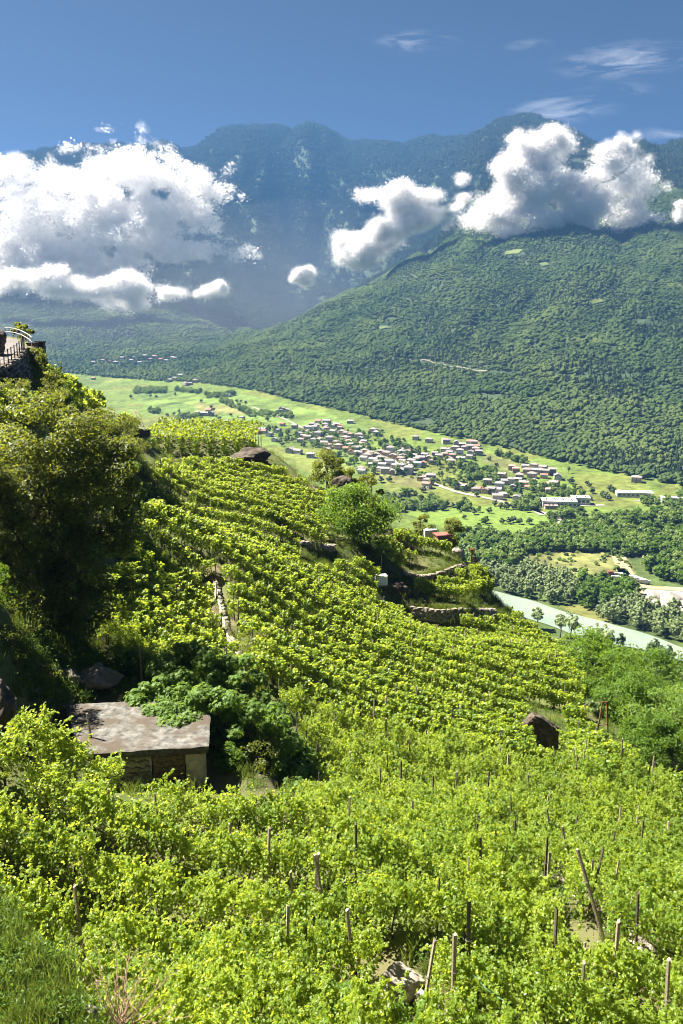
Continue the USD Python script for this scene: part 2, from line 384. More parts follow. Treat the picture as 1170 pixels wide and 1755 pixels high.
# the vineyard hill: points of its ground as (pixel x, pixel y, distance ahead)
RIDGE = [(-60, 628, 70), (20, 628, 72), (62, 628, 76), (110, 668, 86), (160, 700, 97), (205, 735, 108), (240, 752, 132), (330, 752, 133), (440, 762, 128), (500, 800, 120), (560, 838, 112), (600, 880, 106), (645, 905, 104), (700, 925, 104), (770, 950, 104), (815, 985, 104), (850, 1035, 101), (905, 1085, 94), (960, 1130, 86), (1020, 1180, 76), (1090, 1270, 62), (1175, 1365, 50), (1300, 1500, 42)]
HILL = [(585, 1850, 17), (1170, 1850, 19), (0, 1850, 15), (585, 1600, 24), (1170, 1600, 27), (0, 1660, 20.5), (250, 1640, 22), (900, 1600, 25.5),
        (335, 1372, 33), (150, 1352, 29.7), (240, 1372, 31), (585, 1400, 36), (900, 1400, 40), (1100, 1400, 42), (0, 1296, 28), (60, 1310, 28.5),
        (700, 1270, 48), (935, 1285, 56), (1050, 1290, 58), (1100, 1330, 51), (480, 1300, 41),
        (500, 1170, 53), (700, 1150, 66), (880, 1130, 77), (600, 1230, 50), (800, 1200, 63),
        (410, 1110, 58), (300, 1150, 47), (130, 1178, 39), (235, 1180, 40), (60, 1120, 39), (0, 1240, 31), (0, 1020, 37), (-150, 1060, 33), (-150, 1330, 26),
        (95, 1090, 43), (200, 1010, 54), (0, 880, 47), (250, 960, 64), (350, 930, 72), (450, 965, 80), (550, 1010, 83), (650, 1048, 85), (350, 1000, 66),
        (700, 1080, 88.3), (760, 1092, 88.0), (845, 1082, 92.5), (740, 1046, 90.8), (800, 1046, 92.5), (730, 1020, 95), (820, 1030, 97.5), (690, 985, 98), (740, 965, 101), (690, 955, 101), (790, 1000, 99), (620, 985, 90), (650, 950, 96), (560, 960, 91), (480, 910, 92), (600, 915, 99),
        (290, 858, 92), (400, 875, 94), (540, 905, 97), (270, 790, 114), (350, 795, 115), (440, 805, 115), (500, 840, 110), (570, 868, 107),
        (240, 780, 118), (330, 781, 118), (430, 790, 117), (200, 800, 100), (230, 850, 88), (140, 780, 75),
        (0, 690, 58), (60, 690, 66), (100, 730, 70), (150, 740, 84), (0, 640, 66), (-120, 600, 62), (-120, 750, 50)]
pts, zs = [], []
for px, py, y in HILL:
    p = at(px, py, y); pts.append(p[:2]); zs.append(p[2])
for px, py, y in RIDGE:
    p = at(px, py, y); pts.append(p[:2]); zs.append(p[2])
    a, _ = slopes(px, py)
    for dy, dz in ((12, -7), (34, -27), (80, -68), (140, -122)):
        w = 1.0 if px < 900 else 0.75
        pts.append(np.array([a * (y + dy * w) + (0 if px < 900 else dy * 0.45), y + dy * w])); zs.append(p[2] + dz)
for x, y, z in [(-11, 34, -17.7), (-9, 36, -17.5), (-12.3, 33, -17.3), (-12.9, 36.3, -17.0), (-10.5, 32, -18.2), (0, 0, -2.6), (0, 5, -9), (0, 10, -13.6), (-12, 0, -1.2), (-12, 8, -7.5), (-22, 15, -8), (-30, 30, -8), (-25, 0, -0.5), (12, 0, -4.6), (14, 10, -15.4), (28, 14, -23), (30, 30, -32), (42, 20, -34), (48, 45, -47), (60, 60, -62), (60, 15, -46), (75, 85, -80), (62, 100, -78), (85, 40, -72), (-40, 60, -3.0), (-55, 80, -2), (-70, 60, 1), (-60, 30, 1), (-50, 0, 2), (-85, 30, 8), (-85, 90, 4), (-75, 120, -6), (-70, 150, -36)]:
    pts.append(np.array([x, y])); zs.append(z)
hill_rbf = RBFInterpolator(np.array(pts), np.array(zs), kernel='thin_plate_spline', smoothing=0.4)
GS = 0.5
gx, gy = np.arange(-90, 112, GS), np.arange(-14, 245, GS)


def hill_raw():
    cx, cy = np.arange(-90, 114, 2.0), np.arange(-14, 248, 2.0)
    X, Y = np.meshgrid(cx, cy, indexing='ij')
    Z = hill_rbf(np.c_[X.ravel(), Y.ravel()]).reshape(X.shape)
    from scipy.interpolate import RectBivariateSpline
    return RectBivariateSpline(cx, cy, Z)(gx, gy)


HZ = hill_raw()
GX, GY = np.meshgrid(gx, gy, indexing='ij')


def step_wall(pxs, height, reach, side=1.0):
    """A terrace edge: raises the ground behind a wall line (given as pixels and distances) by height, fading over reach metres. Returns the wall's plan line."""
    global HZ
    w = np.array([at(px, py, y) for px, py, y in pxs])[:, :2]
    best, sgn = np.full(GX.shape, 1e9), np.zeros(GX.shape)
    inside = np.zeros(GX.shape)
    for a, b in zip(w[:-1], w[1:]):
        d = b - a; L = np.linalg.norm(d)
        t = ((GX - a[0]) * d[0] + (GY - a[1]) * d[1]) / L ** 2
        tc = np.clip(t, 0, 1)
        dx, dy = GX - a[0] - tc * d[0], GY - a[1] - tc * d[1]
        dist = np.hypot(dx, dy)
        s = (d[0] * (GY - a[1]) - d[1] * (GX - a[0])) / L * side
        m = dist < best
        best, sgn = np.where(m, dist, best), np.where(m, s, sgn)
    e = np.where((sgn >= -0.25), 1.0, 0.0)
    HZ = HZ + height * e * np.exp(-(best / reach) ** 2)
    return w


WALL_A = step_wall([(372, 1020, 66), (388, 1075, 60), (402, 1120, 55), (428, 1170, 51)], 1.3, 4.0, 1.0)
WALL_B = step_wall([(705, 1052, 89.5), (760, 1060, 89.3), (805, 1058, 91), (852, 1048, 94.3)], 1.0, 3.0, 1.0)
WALL_C = step_wall([(690, 1000, 95.5), (725, 992, 97), (765, 975, 99), (795, 962, 101)], 0.7, 3.0, 1.0)
WALL_D = step_wall([(515, 975, 90), (545, 972, 91), (575, 962, 92)], 0.8, 3.0, 1.0)
WALL_E = step_wall([(878, 1468, 34.2), (960, 1535, 29), (1045, 1595, 26.2), (1115, 1655, 24)], 0.8, 2.6, -1.0)
EDGE_F = step_wall([(455, 1405, 36), (545, 1490, 31), (640, 1585, 26.5), (760, 1665, 23.4)], 1.5, 4.0, -1.0)
HZ = HZ + (fbm(np.stack([GX * 0.35, GY * 0.35, GX * 0], -1), 3, 5) - 0.5) * 0.5


def hill_z(x, y):
    i, j = np.clip((np.asarray(x) - gx[0]) / GS, 0, len(gx) - 1.001), np.clip((np.asarray(y) - gy[0]) / GS, 0, len(gy) - 1.001)
    i0, j0 = i.astype(int), j.astype(int); fi, fj = i - i0, j - j0
    return (HZ[i0, j0] * (1 - fi) * (1 - fj) + HZ[i0 + 1, j0] * fi * (1 - fj) + HZ[i0, j0 + 1] * (1 - fi) * fj + HZ[i0 + 1, j0 + 1] * fi * fj)


def on_hill(px, py, y0=12.0, y1=160.0, lift=0.0):
    """Where the ray through a pixel meets the hill's ground."""
    a, t = slopes(px, py)
    ys = np.linspace(y0, y1, 1200)
    h = hill_z(a * ys, ys) + lift >= t * ys
    y = ys[np.argmax(h)] if h.any() else y1
    return np.array([a * y, y, hill_z(a * y, y)])


# the valley and the mountains, over (x/y, ln y)
FLOOR = -200.0
BASE = [(1400, 850, 1040), (1170, 838, 1080), (1000, 802, 1160), (850, 766, 1270), (740, 745, 1360), (640, 722, 1480), (500, 690, 1680), (400, 668, 1880), (300, 658, 2080), (110, 642, 2350), (0, 632, 2500), (-300, 620, 2600)]
VAL = [(p, q, y) for p, q, y in BASE] + [
    (300, 700, 1650), (450, 742, 1350), (560, 770, 1260), (620, 800, 1150), (800, 835, 1070), (700, 770, 1230), (1000, 838, 1065), (200, 690, 1800), (0, 690, 1700),
    # right-hand spur and its crest
    (1170, 700, 1480), (900, 700, 1500), (1170, 560, 1950), (950, 560, 2000), (750, 600, 2000), (600, 620, 2000), (500, 625, 2080), (1170, 430, 2600), (950, 420, 2700), (700, 520, 2500), (1400, 420, 2600), (1400, 230, 4200),
    (432, 562, 2600), (545, 512, 2800), (640, 452, 3020), (760, 392, 3250), (850, 325, 3500), (905, 268, 4000), (940, 238, 4350), (1050, 240, 4500), (1110, 235, 4700), (1170, 240, 4900), (1000, 300, 3700), (1150, 300, 3600),
    # left foothills and the far range
    (0, 540, 3050), (200, 548, 3050), (330, 560, 3000), (400, 590, 2600), (-300, 540, 3000), (0, 470, 3500), (200, 470, 3600), (350, 480, 3700), (-300, 430, 3700),
    (0, 380, 4300), (200, 360, 4500), (330, 400, 4400), (420, 380, 4700), (500, 420, 4700), (600, 440, 4900), (560, 330, 5300), (700, 350, 5300), (800, 300, 5600),
    (-300, 250, 5600), (0, 282, 5700), (90, 277, 5700), (170, 268, 5700), (250, 262, 5800), (330, 246, 5900), (400, 232, 6000), (440, 206, 6000), (490, 190, 6000), (560, 208, 6000), (620, 205, 6000), (668, 226, 6000), (725, 204, 5900), (800, 206, 5800), (860, 208, 5600)]
vp, vz = [], []
for px, py, y in VAL:
    a, t = slopes(px, py); vp.append((a * 3.0, math.log(y))); vz.append(t * y)
for px in (-700, -300, 0, 300, 600, 900, 1200, 1600, 2000):   # the flat valley floor
    a = (px - CX) / FPX
    for y in (120, 300, 480, 600, 750, 850, 930):
        vp.append((a * 3.0, math.log(y))); vz.append(FLOOR - 6.0 - 2 * (y < 700))
for px in (-700, -300, 0, 300, 600, 860, 1170, 1500):       # behind the skyline
    a = (px - CX) / FPX
    for y, z in ((7200, 700.0), (9000, 500.0)):
        vp.append((a * 3.0, math.log(y))); vz.append(z)
for px, y, dz in ((450, 3150, -70), (560, 3400, -90), (650, 3700, -60), (760, 4100, -10)):   # the side valley behind the spur
    a = (px - CX) / FPX
    vp.append((a * 3.0, math.log(y))); vz.append(y * slopes(px, {450: 575, 560: 520, 650: 470, 760: 420}[px])[1] + dz)
val_rbf = RBFInterpolator(np.array(vp), np.array(vz), kernel='thin_plate_spline', smoothing=0.05)
VA = np.linspace(-1.0, 1.0, 641)
VL = np.concatenate([np.linspace(math.log(90), math.log(450), 60)[:-1], np.linspace(math.log(450), math.log(1400), 250)[:-1], np.linspace(math.log(1400), math.log(9000), 330)])
AA, LL = np.meshgrid(VA, VL, indexing='ij')
coarse_a, coarse_l = np.linspace(-1.0, 1.0, 161), np.linspace(math.log(90), math.log(9000), 200)
ca, cl_ = np.meshgrid(coarse_a, coarse_l, indexing='ij')
from scipy.interpolate import RectBivariateSpline
VZ = RectBivariateSpline(coarse_a, coarse_l, val_rbf(np.c_[ca.ravel() * 3.0, cl_.ravel()]).reshape(ca.shape))(VA, VL)
base_a = np.array([slopes(p, q)[0] for p, q, y in BASE])[::-1]
base_y = np.array([y for p, q, y in BASE])[::-1]


def forest_edge(a):
    return np.interp(a, base_a, base_y)


YY = np.exp(LL)
rel = YY / forest_edge(AA)
wgt = np.clip((rel - 1.02) / 0.5, 0, 1)
warp = fbm(np.stack([AA * 5, LL * 4, AA * 0 + 3.7], -1), 3, 2) - 0.5
g1 = 1 - np.abs(2 * fbm(np.stack([AA * 11 + warp * 2.2 + LL * 2.4, LL * 2.2, AA * 0], -1), 4, 11) - 1)
g2 = 1 - np.abs(2 * fbm(np.stack([AA * 27 - LL * 3.0 + warp * 3, LL * 7, AA * 0 + 9], -1), 3, 21) - 1)
fade = 1 - 0.45 * np.clip((YY - 5000) / 900, 0, 1)
VZ = VZ + wgt * fade * YY * (0.070 * (g1 - 0.72) + 0.018 * (g2 - 0.7)) * np.clip((YY - 1800) / 2600, 0.4, 1)
VZ = VZ + np.clip((YY - 1000) / 300, 0, 1) * (fbm(np.stack([AA * YY / 90, YY / 90, AA * 0], -1), 3, 31) - 0.5) * 5
VZ = np.maximum(VZ, FLOOR)


def val_z(a, l):
    i = np.clip((np.asarray(a) + 1.0) / (VA[1] - VA[0]), 0, len(VA) - 1.001)
    j = np.clip(np.interp(l, VL, np.arange(len(VL))), 0, len(VL) - 1.001)
    i0, j0 = i.astype(int), j.astype(int); fi, fj = i - i0, j - j0
    return (VZ[i0, j0] * (1 - fi) * (1 - fj) + VZ[i0 + 1, j0] * fi * (1 - fj) + VZ[i0, j0 + 1] * (1 - fi) * fj + VZ[i0 + 1, j0 + 1] * fi * fj)


def ground_at(x, y):
    return val_z(np.asarray(x) / np.asarray(y), np.log(y))


def in_valley(px, py, y0=250.0):
    """Where the rays through pixels meet the valley's ground (arrays)."""
    a, t = slopes(px, py)
    a, t = np.atleast_1d(a), np.atleast_1d(t)
    ls = np.linspace(math.log(y0), math.log(8500), 1400)
    z = val_z(a[:, None] + 0 * ls, ls[None] + 0 * a[:, None])
    h = z >= t[:, None] * np.exp(ls)[None]
    y = np.exp(ls[np.argmax(h, 1)])
    return np.stack([a * y, y, val_z(a, np.log(y))], -1)


# what the hill hides: for each x/y, the steepest z/y of its ground
ha = np.linspace(-0.9, 0.9, 500)
hy = np.linspace(12, 160, 400)
HIDE = (hill_z(ha[:, None] * hy[None], hy[None] + 0 * ha[:, None]) / hy[None]).max(1)


def seen_over_hill(p, top=10.0):
    return (p[..., 2] + top) / p[..., 1] > np.interp(p[..., 0] / p[..., 1], ha, HIDE)


def inside(poly, px, py):
    return shapely.contains_xy(shapely.Polygon(poly), px, py)

# ------------------------------------------------------------------ the ground
def grid_mesh(P, keep=None):
    n, m = P.shape[:2]
    idx = np.arange(n * m).reshape(n, m)
    f = np.stack([idx[:-1, :-1], idx[1:, :-1], idx[1:, 1:], idx[:-1, 1:]], -1).reshape(-1, 4)
    if keep is not None:
        f = f[keep.reshape(-1)]
    used = np.unique(f); remap = np.full(n * m, -1); remap[used] = np.arange(len(used))
    f = remap[f]
    return P.reshape(-1, 3)[used], np.vstack([f[:, [0, 1, 2]], f[:, [0, 2, 3]]]), used


hv, hf, _ = grid_mesh(np.stack([GX, GY, HZ], -1)[::2, ::2])
part('hillside', (hv, hf), 'hill_ground', None, smooth=True, kind='structure')

VP = np.stack([AA * YY, YY, VZ], -1)
mid = (slice(None, -1), slice(None, -1))
relm = (rel[:-1, :-1] + rel[1:, 1:]) / 2
v, f, used = grid_mesh(VP, relm < 1.015)
px, py, dd = to_px(v)
from scipy.spatial import cKDTree
cells = np.c_[rng.uniform(-700, 700, 900), rng.uniform(300, 2400, 900)]
_, ci = cKDTree(cells).query(v[:, :2] * [1.0, 0.6] + (fbm(v / 40, 2, 3)[:, None] - 0.5) * 14)
tone = rng.random(900)[ci]
land = np.array([0.135, 0.195, 0.040]) * (0.85 + 0.35 * tone[:, None]) + np.array([0.05, 0.03, 0.012]) * (rng.random(900)[ci] > 0.72)[:, None]
nz = fbm(v / 25, 3, 8)[:, None]
land = land * (0.65 + 0.7 * nz) * 0.50
land = land * np.where(fbm(v / 9, 2, 19)[:, None] > 0.62, 0.72, 1.0)
for poly, col, mixn in [
        ([(690, 878), (840, 866), (930, 876), (955, 895), (900, 930), (760, 905)], (0.155, 0.235, 0.045), 0.1),
        ([(230, 690), (300, 660), (430, 678), (560, 708), (640, 738), (560, 735), (440, 722), (330, 720)], (0.150, 0.225, 0.050), 0.9),
        ([(225, 672), (300, 662), (332, 672), (250, 686)], (0.105, 0.165, 0.040), 0.8), ([(330, 690), (420, 698), (432, 712), (340, 706)], (0.19, 0.20, 0.07), 0.8), ([(245, 698), (330, 692), (335, 706), (262, 712)], (0.12, 0.185, 0.045), 0.7), ([(560, 715), (640, 738), (640, 746), (560, 728)], (0.125, 0.19, 0.045), 0.8), ([(650, 800), (740, 825), (735, 842), (650, 822)], (0.18, 0.185, 0.07), 0.9), ([(830, 775), (900, 800), (880, 812), (825, 790)], (0.17, 0.19, 0.065), 0.9),
        ([(780, 905), (890, 930), (960, 900), (1170, 885), (1300, 880), (1300, 1300), (700, 1300), (700, 940)], (0.070, 0.105, 0.030), 0.8),
        ([(880, 948), (1000, 935), (1075, 955), (1090, 985), (1000, 990), (900, 985), (860, 970)], (0.190, 0.205, 0.070), 0.9),
        ([(990, 1055), (1070, 1025), (1000, 1040)], (0.17, 0.20, 0.06), 0.3),
        ([(960, 1040), (1010, 1035), (1060, 1068), (1010, 1062)], (0.18, 0.19, 0.055), 0.3),
        ([(900, 1090), (1000, 1098), (1170, 1140), (1400, 1180), (1400, 1400), (800, 1400)], (0.110, 0.165, 0.035), 0.8)]:
    m = inside(poly, px, py)
    k = np.clip(1 + mixn * (nz[m] - 0.5) * 2, 0.3, 2)
    land[m] = np.array(col) * k * 0.56
vf = usdkit.mesh(stage, '/World/valley_floor', (v, f), None, smooth=True)
UsdGeom.PrimvarsAPI(vf).CreatePrimvar('land', Sdf.ValueTypeNames.Color3fArray, 'vertex').Set(Vt.Vec3fArray.FromNumpy(land.astype(np.float32)))
usdkit.material(stage, '/World/Looks/valley_land', {'a': ('attribute', {'attribute': 'land'}), 'g': ('geometry', {}), 'n': ('noise_texture', {'scale': 0.12, 'detail': 5.0}),
    'mr': ('map_range', {'from_min': 0.3, 'from_max': 0.7, 'to_min': 0.7, 'to_max': 1.25}), 'm': ('vector_math', {'math_type': 'multiply'}), 'p': ('principled_bsdf', {'roughness': 0.95, 'specular_ior_level': 0.1})},
    [('g.position', 'n.vector'), ('n.fac', 'mr.value'), ('a.vector', 'm.vector1'), ('mr.result', 'm.vector2'), ('m.vector', 'p.base_color')], surface='p.BSDF')
UsdShade.MaterialBindingAPI.Apply(vf.GetPrim()).Bind(M('valley_land'))
tag(vf, kind='structure')
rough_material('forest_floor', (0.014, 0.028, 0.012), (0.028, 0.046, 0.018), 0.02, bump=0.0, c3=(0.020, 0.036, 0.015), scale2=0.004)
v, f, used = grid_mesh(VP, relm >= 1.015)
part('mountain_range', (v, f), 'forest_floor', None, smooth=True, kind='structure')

# river: a sheet of milky green water between two banks
up = in_valley([640, 760, 850, 920, 1000, 1100, 1170, 1300], [955, 990, 1016, 1033, 1058, 1086, 1112, 1160])
dn = in_valley([630, 750, 850, 940, 1000, 1100, 1170, 1300], [985, 1015, 1041, 1074, 1096, 1113, 1133, 1180])
n = 60
t = np.linspace(0, 1, n)
def resample(p): 
    d = np.r_[0, np.cumsum(np.linalg.norm(np.diff(p[:, :2], axis=0), axis=1))]
    return np.c_[np.interp(t * d[-1], d, p[:, 0]), np.interp(t * d[-1], d, p[:, 1])]
ua, da = resample(up), resample(dn)
wob = (fbm(np.c_[t * 9, t * 0, t * 0], 3, 4) - 0.5)[:, None] * np.array([0, 9.0])
P = np.stack([np.c_[(ua + wob) * (1 - s) + (da - wob * 0.7) * s, np.full(n, FLOOR + 0.35)] for s in np.linspace(0, 1, 5)], 1)
usdkit.material(stage, '/World/Looks/river_water', {'g': ('geometry', {}), 'n': ('noise_texture', {'scale': 0.25, 'detail': 4.0}), 'n2': ('noise_texture', {'scale': 0.03, 'detail': 3.0}), 'b': ('bump', {'strength': 0.25, 'distance': 0.3}),
    'r': ('rgb_ramp', {'ramp': [(0.3, (0.120, 0.160, 0.130)), (0.7, (0.165, 0.205, 0.170))]}), 'p': ('principled_bsdf', {'roughness': 0.32})},
    [('g.position', 'n.vector'), ('g.position', 'n2.vector'), ('n2.fac', 'r.fac'), ('r.color', 'p.base_color'), ('n.fac', 'b.height'), ('b.normal', 'p.normal')], surface='p.BSDF')
v, f, _ = grid_mesh(P)
part('river', (v, f[:, ::-1] if False else f), 'river_water', None, smooth=True, kind='structure')
RIVER = shapely.Polygon(np.vstack([ua, da[::-1]])).buffer(3)


def ribbon(pix, width, lift=0.5):
    """A road draped over the valley."""
    p = in_valley(*np.array(pix, float).T)[:, :2]
    d = np.r_[0, np.cumsum(np.linalg.norm(np.diff(p, axis=0), axis=1))]
    q = np.linspace(0, d[-1], max(int(d[-1] / 8), 3))
    c = np.c_[np.interp(q, d, p[:, 0]), np.interp(q, d, p[:, 1])]
    tg = np.gradient(c, axis=0); tg /= np.linalg.norm(tg, axis=1, keepdims=True)
    nn = np.c_[-tg[:, 1], tg[:, 0]]
    rows = []
    for s in (-0.5, 0.0, 0.5):
        e = c + nn * width * s
        rows.append(np.c_[e, ground_at(e[:, 0], e[:, 1]) + lift])
    return grid_mesh(np.stack(rows, 1))[:2]


for pix, w in [([(738, 828), (780, 843), (850, 858), (900, 870), (960, 890)], 7), ([(930, 884), (905, 868), (960, 868), (1035, 866)], 8), ([(560, 745), (590, 760), (650, 778), (690, 800), (738, 828)], 5),
               ([(432, 698), (470, 712), (520, 735)], 4), ([(1090, 860), (1130, 858), (1170, 856)], 7), ([(960, 890), (945, 910), (900, 925)], 4)]:
    v, f = ribbon(pix, w)
    part('village_road', (v, f), 'pale_road', None, kind='structure')
for pix, w in [([(1062, 975), (1085, 1003), (1112, 1008), (1170, 1012)], 9), ([(1060, 955), (1068, 975), (1075, 990), (1090, 1020)], 12)]:
    v, f = ribbon(pix, w, 0.6)
    part('sandy_track', (v, f), 'sand_track', None, kind='structure')
rough_material('clearing_grass', (0.055, 0.082, 0.022), (0.085, 0.105, 0.030), 0.05, bump=0.0)
for pix, w in [([(700, 618), (760, 628), (835, 639)], 3), ([(1085, 634), (1130, 627), (1200, 626)], 3)]:
    v, f = ribbon(pix, w, 3.0)
    part('forest_road', (v, f), 'rock', None, kind='structure')
for pix, w in [([(866, 436), (880, 434), (893, 433)], 45), ([(926, 456), (938, 454)], 35), ([(380, 322), (410, 330), (432, 338)], 60), ([(650, 565), (668, 562)], 30), ([(1010, 520), (1030, 517)], 30)]:
    v, f = ribbon(pix, w * .6, 3.0)
    part('clearing', (v, f), 'clearing_grass', None, kind='structure')
gp = in_valley([1092, 1110, 1140, 1200, 1240, 1170, 1130], [1024, 1008, 1006, 1010, 1050, 1048, 1040])[:, :2]
v, f = prism(gp if shapely.Polygon(gp).exterior.is_ccw else gp[::-1], FLOOR - 0.5, FLOOR + 0.3)
part('gravel_yard', (v, f), 'gravel', None, kind='structure')

# ------------------------------------------------------------------ forests (nobody could count these)
def blob_tree(seed, h, r, lumps=10, sub=1, conifer=False):
    q = np.random.default_rng(seed)
    ms = []
    if conifer:
        for k in range(5):
            z = h * (0.15 + 0.17 * k); rr = r * (1.0 - 0.17 * k)
            an = np.arange(9) * 2 * np.pi / 9 + q.uniform(0, 1)
            rad = rr * q.uniform(0.7, 1.1, 9)
            v = np.vstack([np.c_[np.cos(an) * rad, np.sin(an) * rad, z + q.uniform(-.03, .03, 9) * h], [[0, 0, z + h * 0.30]], [[0, 0, z + 0.05 * h]]])
            i = np.arange(9)
            ms.append((v, np.vstack([np.c_[i, (i + 1) % 9, np.full(9, 9)], np.c_[(i + 1) % 9, i, np.full(9, 10)]])))
        return join(*ms)
    for k in range(lumps):
        v, f = ICO[sub][0].copy(), ICO[sub][1]
        d = q.standard_normal(3); d /= np.linalg.norm(d); d[2] = abs(d[2]) * 0.9 - 0.25
        c = d * [r * 0.6, r * 0.6, h * 0.32] + [0, 0, h * 0.58]
        v = v * (1 + 0.5 * (noise(v * 2.3 + k * 5.1, seed) - 0.5))[:, None] * r * q.uniform(0.36, 0.6)
        v[:, 2] *= 0.9
        ms.append((v + c, f))
    return join(*ms)


def leafy(seed, h, r, n, size, leaf='quad'):
    return tree_parts(seed, h, r, n, size, leaf, clumps=26, low=0.1)[1]


FOREST = [(blob_tree(k, 8.6, 4.2, 11), 'forest_leaf', True) for k in range(4)] + [(blob_tree(9 + k, 10.5, 2.7, conifer=True), 'conifer_leaf', False) for k in range(2)]


def clump_of(seed, n, span, conifer_share):
    q = np.random.default_rng(seed)
    ms = []
    for k in range(n):
        con = q.random() < conifer_share
        v, f = blob_tree(int(q.integers(1e6)), 15 if con else 11, 3.6 if con else 5.6, 5, 0, con)
        v = v * q.uniform(0.7, 1.2) + [q.uniform(-span, span), q.uniform(-span, span), -1.0]
        ms.append((v, f))
    return join(*ms)


def forest_points(y0, y1, per, amax=0.52, density=None):
    n = int(amax * (y1 ** 2 - y0 ** 2) / per)
    y = np.sqrt(rng.uniform(y0 ** 2, y1 ** 2, n)); a = rng.uniform(-amax, amax, n)
    l = np.log(y); z = val_z(a, l)
    # drop what lies behind a nearer slope
    aa = np.linspace(-amax, amax, 300); ll = np.linspace(math.log(900), math.log(8000), 500)
    s = val_z(aa[:, None] + 0 * ll, ll[None] + 0 * aa[:, None]) / np.exp(ll)[None]
    top = np.maximum.accumulate(s, 1)
    i = np.clip(((a + amax) / (2 * amax) * 299).round().astype(int), 0, 299); j = np.clip(((l - ll[0]) / (ll[1] - ll[0])).astype(int) - 1, 0, 499)
    ok = ((z + 16) / y >= top[i, j]) & (y > forest_edge(a) * 1.005)
    p = np.c_[a * y, y, z][ok]
    return p[seen_over_hill(p, 15)]


FAR_HAMLET = [(172, 622, 3), (182, 625, 7), (160, 626, 0), (196, 622, 1), (210, 618, 5), (222, 622, 2), (248, 616, 0), (256, 618, 3), (265, 617, 3), (272, 618, 7), (285, 616, 0), (292, 618, 1), (300, 614, 5), (160, 654, 7), (226, 620, 2), (240, 622, 0)]
CLEAR = shapely.union_all([shapely.box(x + (x * 7 % 5) - 5, y + (x * 13 % 11) - 7, x + (x * 7 % 5) + 5, y + (x * 13 % 11) - 1) for x, y, k in FAR_HAMLET] + [shapely.Polygon(q) for q in ( [(862, 430), (897, 428), (897, 440), (862, 442)], [(922, 450), (942, 449), (942, 460), (922, 461)], [(646, 560), (672, 557), (672, 568), (646, 570)], [(1006, 515), (1034, 512), (1034, 523), (1006, 525)])])
p = forest_points(1000, 3300, 31.0)
fx, fy, _ = to_px(p)
con = fbm(p / 240.0, 3, 14) + 0.12 * (p[:, 2] / 600.0)
thin = fbm(p / 130.0, 3, 77)
ok = (thin > 0.20) & ~shapely.contains_xy(CLEAR, fx, fy)
# a bare strip where a road crosses the right-hand slope
rx = np.array([600, 730, 830, 930, 1050, 1170]); ry = np.array([606, 622, 638, 642, 648, 628])
line = np.interp(fx, rx, ry)
ok &= ~((fx > 640) & (np.abs(fy - line) < 3.0) & (noise(np.c_[fx / 30, fx * 0, fx * 0], 4) > 0.3))
p, con = p[ok], con[ok]
isc = rng.random(len(p)) < np.clip((con - 0.52) * 4, 0.02, 0.7)
scatter('mountain_forest', FOREST, p - [0, 0, 0.5], rng.uniform(0, 6.28, len(p)), (rng.uniform(0.5, 1.15, len(p)) ** 1.3 + 0.15) * (0.52 + 0.68 * fbm(p / 70.0, 2, 55)), np.where(isc, rng.integers(4, 6, len(p)), rng.integers(0, 4, len(p))),
        label='dense green broadleaf and conifer forest covering the lower mountain slopes', cat='forest')
p = forest_points(3250, 6600, 280.0)
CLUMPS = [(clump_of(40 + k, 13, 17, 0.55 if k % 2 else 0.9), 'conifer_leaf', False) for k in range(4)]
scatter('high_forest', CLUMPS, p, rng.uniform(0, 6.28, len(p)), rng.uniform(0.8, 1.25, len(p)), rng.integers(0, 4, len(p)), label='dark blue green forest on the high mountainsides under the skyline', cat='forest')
print('forest instances', len(p))


def wood(name, polys, protos, per, label, smin=0.7, smax=1.25, lo=0, hi=None):
    ps = []
    for poly in polys:
        w = in_valley(*np.array(poly, float).T)[:, :2]
        P = shapely.Polygon(w).buffer(0)
        x0, y0, x1, y1 = P.bounds
        n = int((x1 - x0) * (y1 - y0) / per)
        q = np.c_[rng.uniform(x0, x1, n), rng.uniform(y0, y1, n)]
        q = q[shapely.contains_xy(P, q[:, 0], q[:, 1]) & ~shapely.contains_xy(RIVER, q[:, 0], q[:, 1])]
        ps.append(q)
    q = np.vstack(ps)
    p = np.c_[q, ground_at(q[:, 0], q[:, 1]) - 0.4]
    p = p[seen_over_hill(p, 18)]
    scatter(name, protos, p, rng.uniform(0, 6.28, len(p)), rng.uniform(smin, smax, len(p)), rng.integers(0, len(protos), len(p)), label=label, cat='wood')


GREENW = [(leafy(60 + k, 11, 4.6, 520, 1.25), 'wood_leaf' if k % 2 else 'green_leaf', False) for k in range(4)]
SILVER = [(leafy(70 + k, 14, 2.9, 420, 0.95), 'silver_leaf', False) for k in range(3)]
SCRUB = [(leafy(80 + k, 3.2, 2.4, 220, 0.8), 'valley_leaf' if k == 1 else 'wood_leaf', False) for k in range(3)]
wood('broadleaf_wood', [[(700, 925), (790, 912), (880, 930), (930, 908), (1000, 905), (1170, 915), (1250, 915), (1250, 950), (1060, 955), (960, 945), (900, 955), (880, 975), (720, 985)],
                        [(1010, 893), (1100, 885), (1250, 880), (1250, 900), (1100, 902), (1040, 902)], [(1100, 972), (1170, 955), (1270, 950), (1270, 1005), (1170, 1003), (1125, 992)], [(1160, 850), (1300, 845), (1300, 870), (1160, 862)]], GREENW, 38,
     'bright green broadleaf wood on the flat valley floor beyond the river')
wood('dark_wood', [[(985, 1005), (1050, 998), (1085, 1022), (1090, 1036), (1050, 1045), (1000, 1050)]], GREENW[:3:2], 40, 'darker rounded trees massed on the far river bank beside the sandy track', 0.9, 1.4)
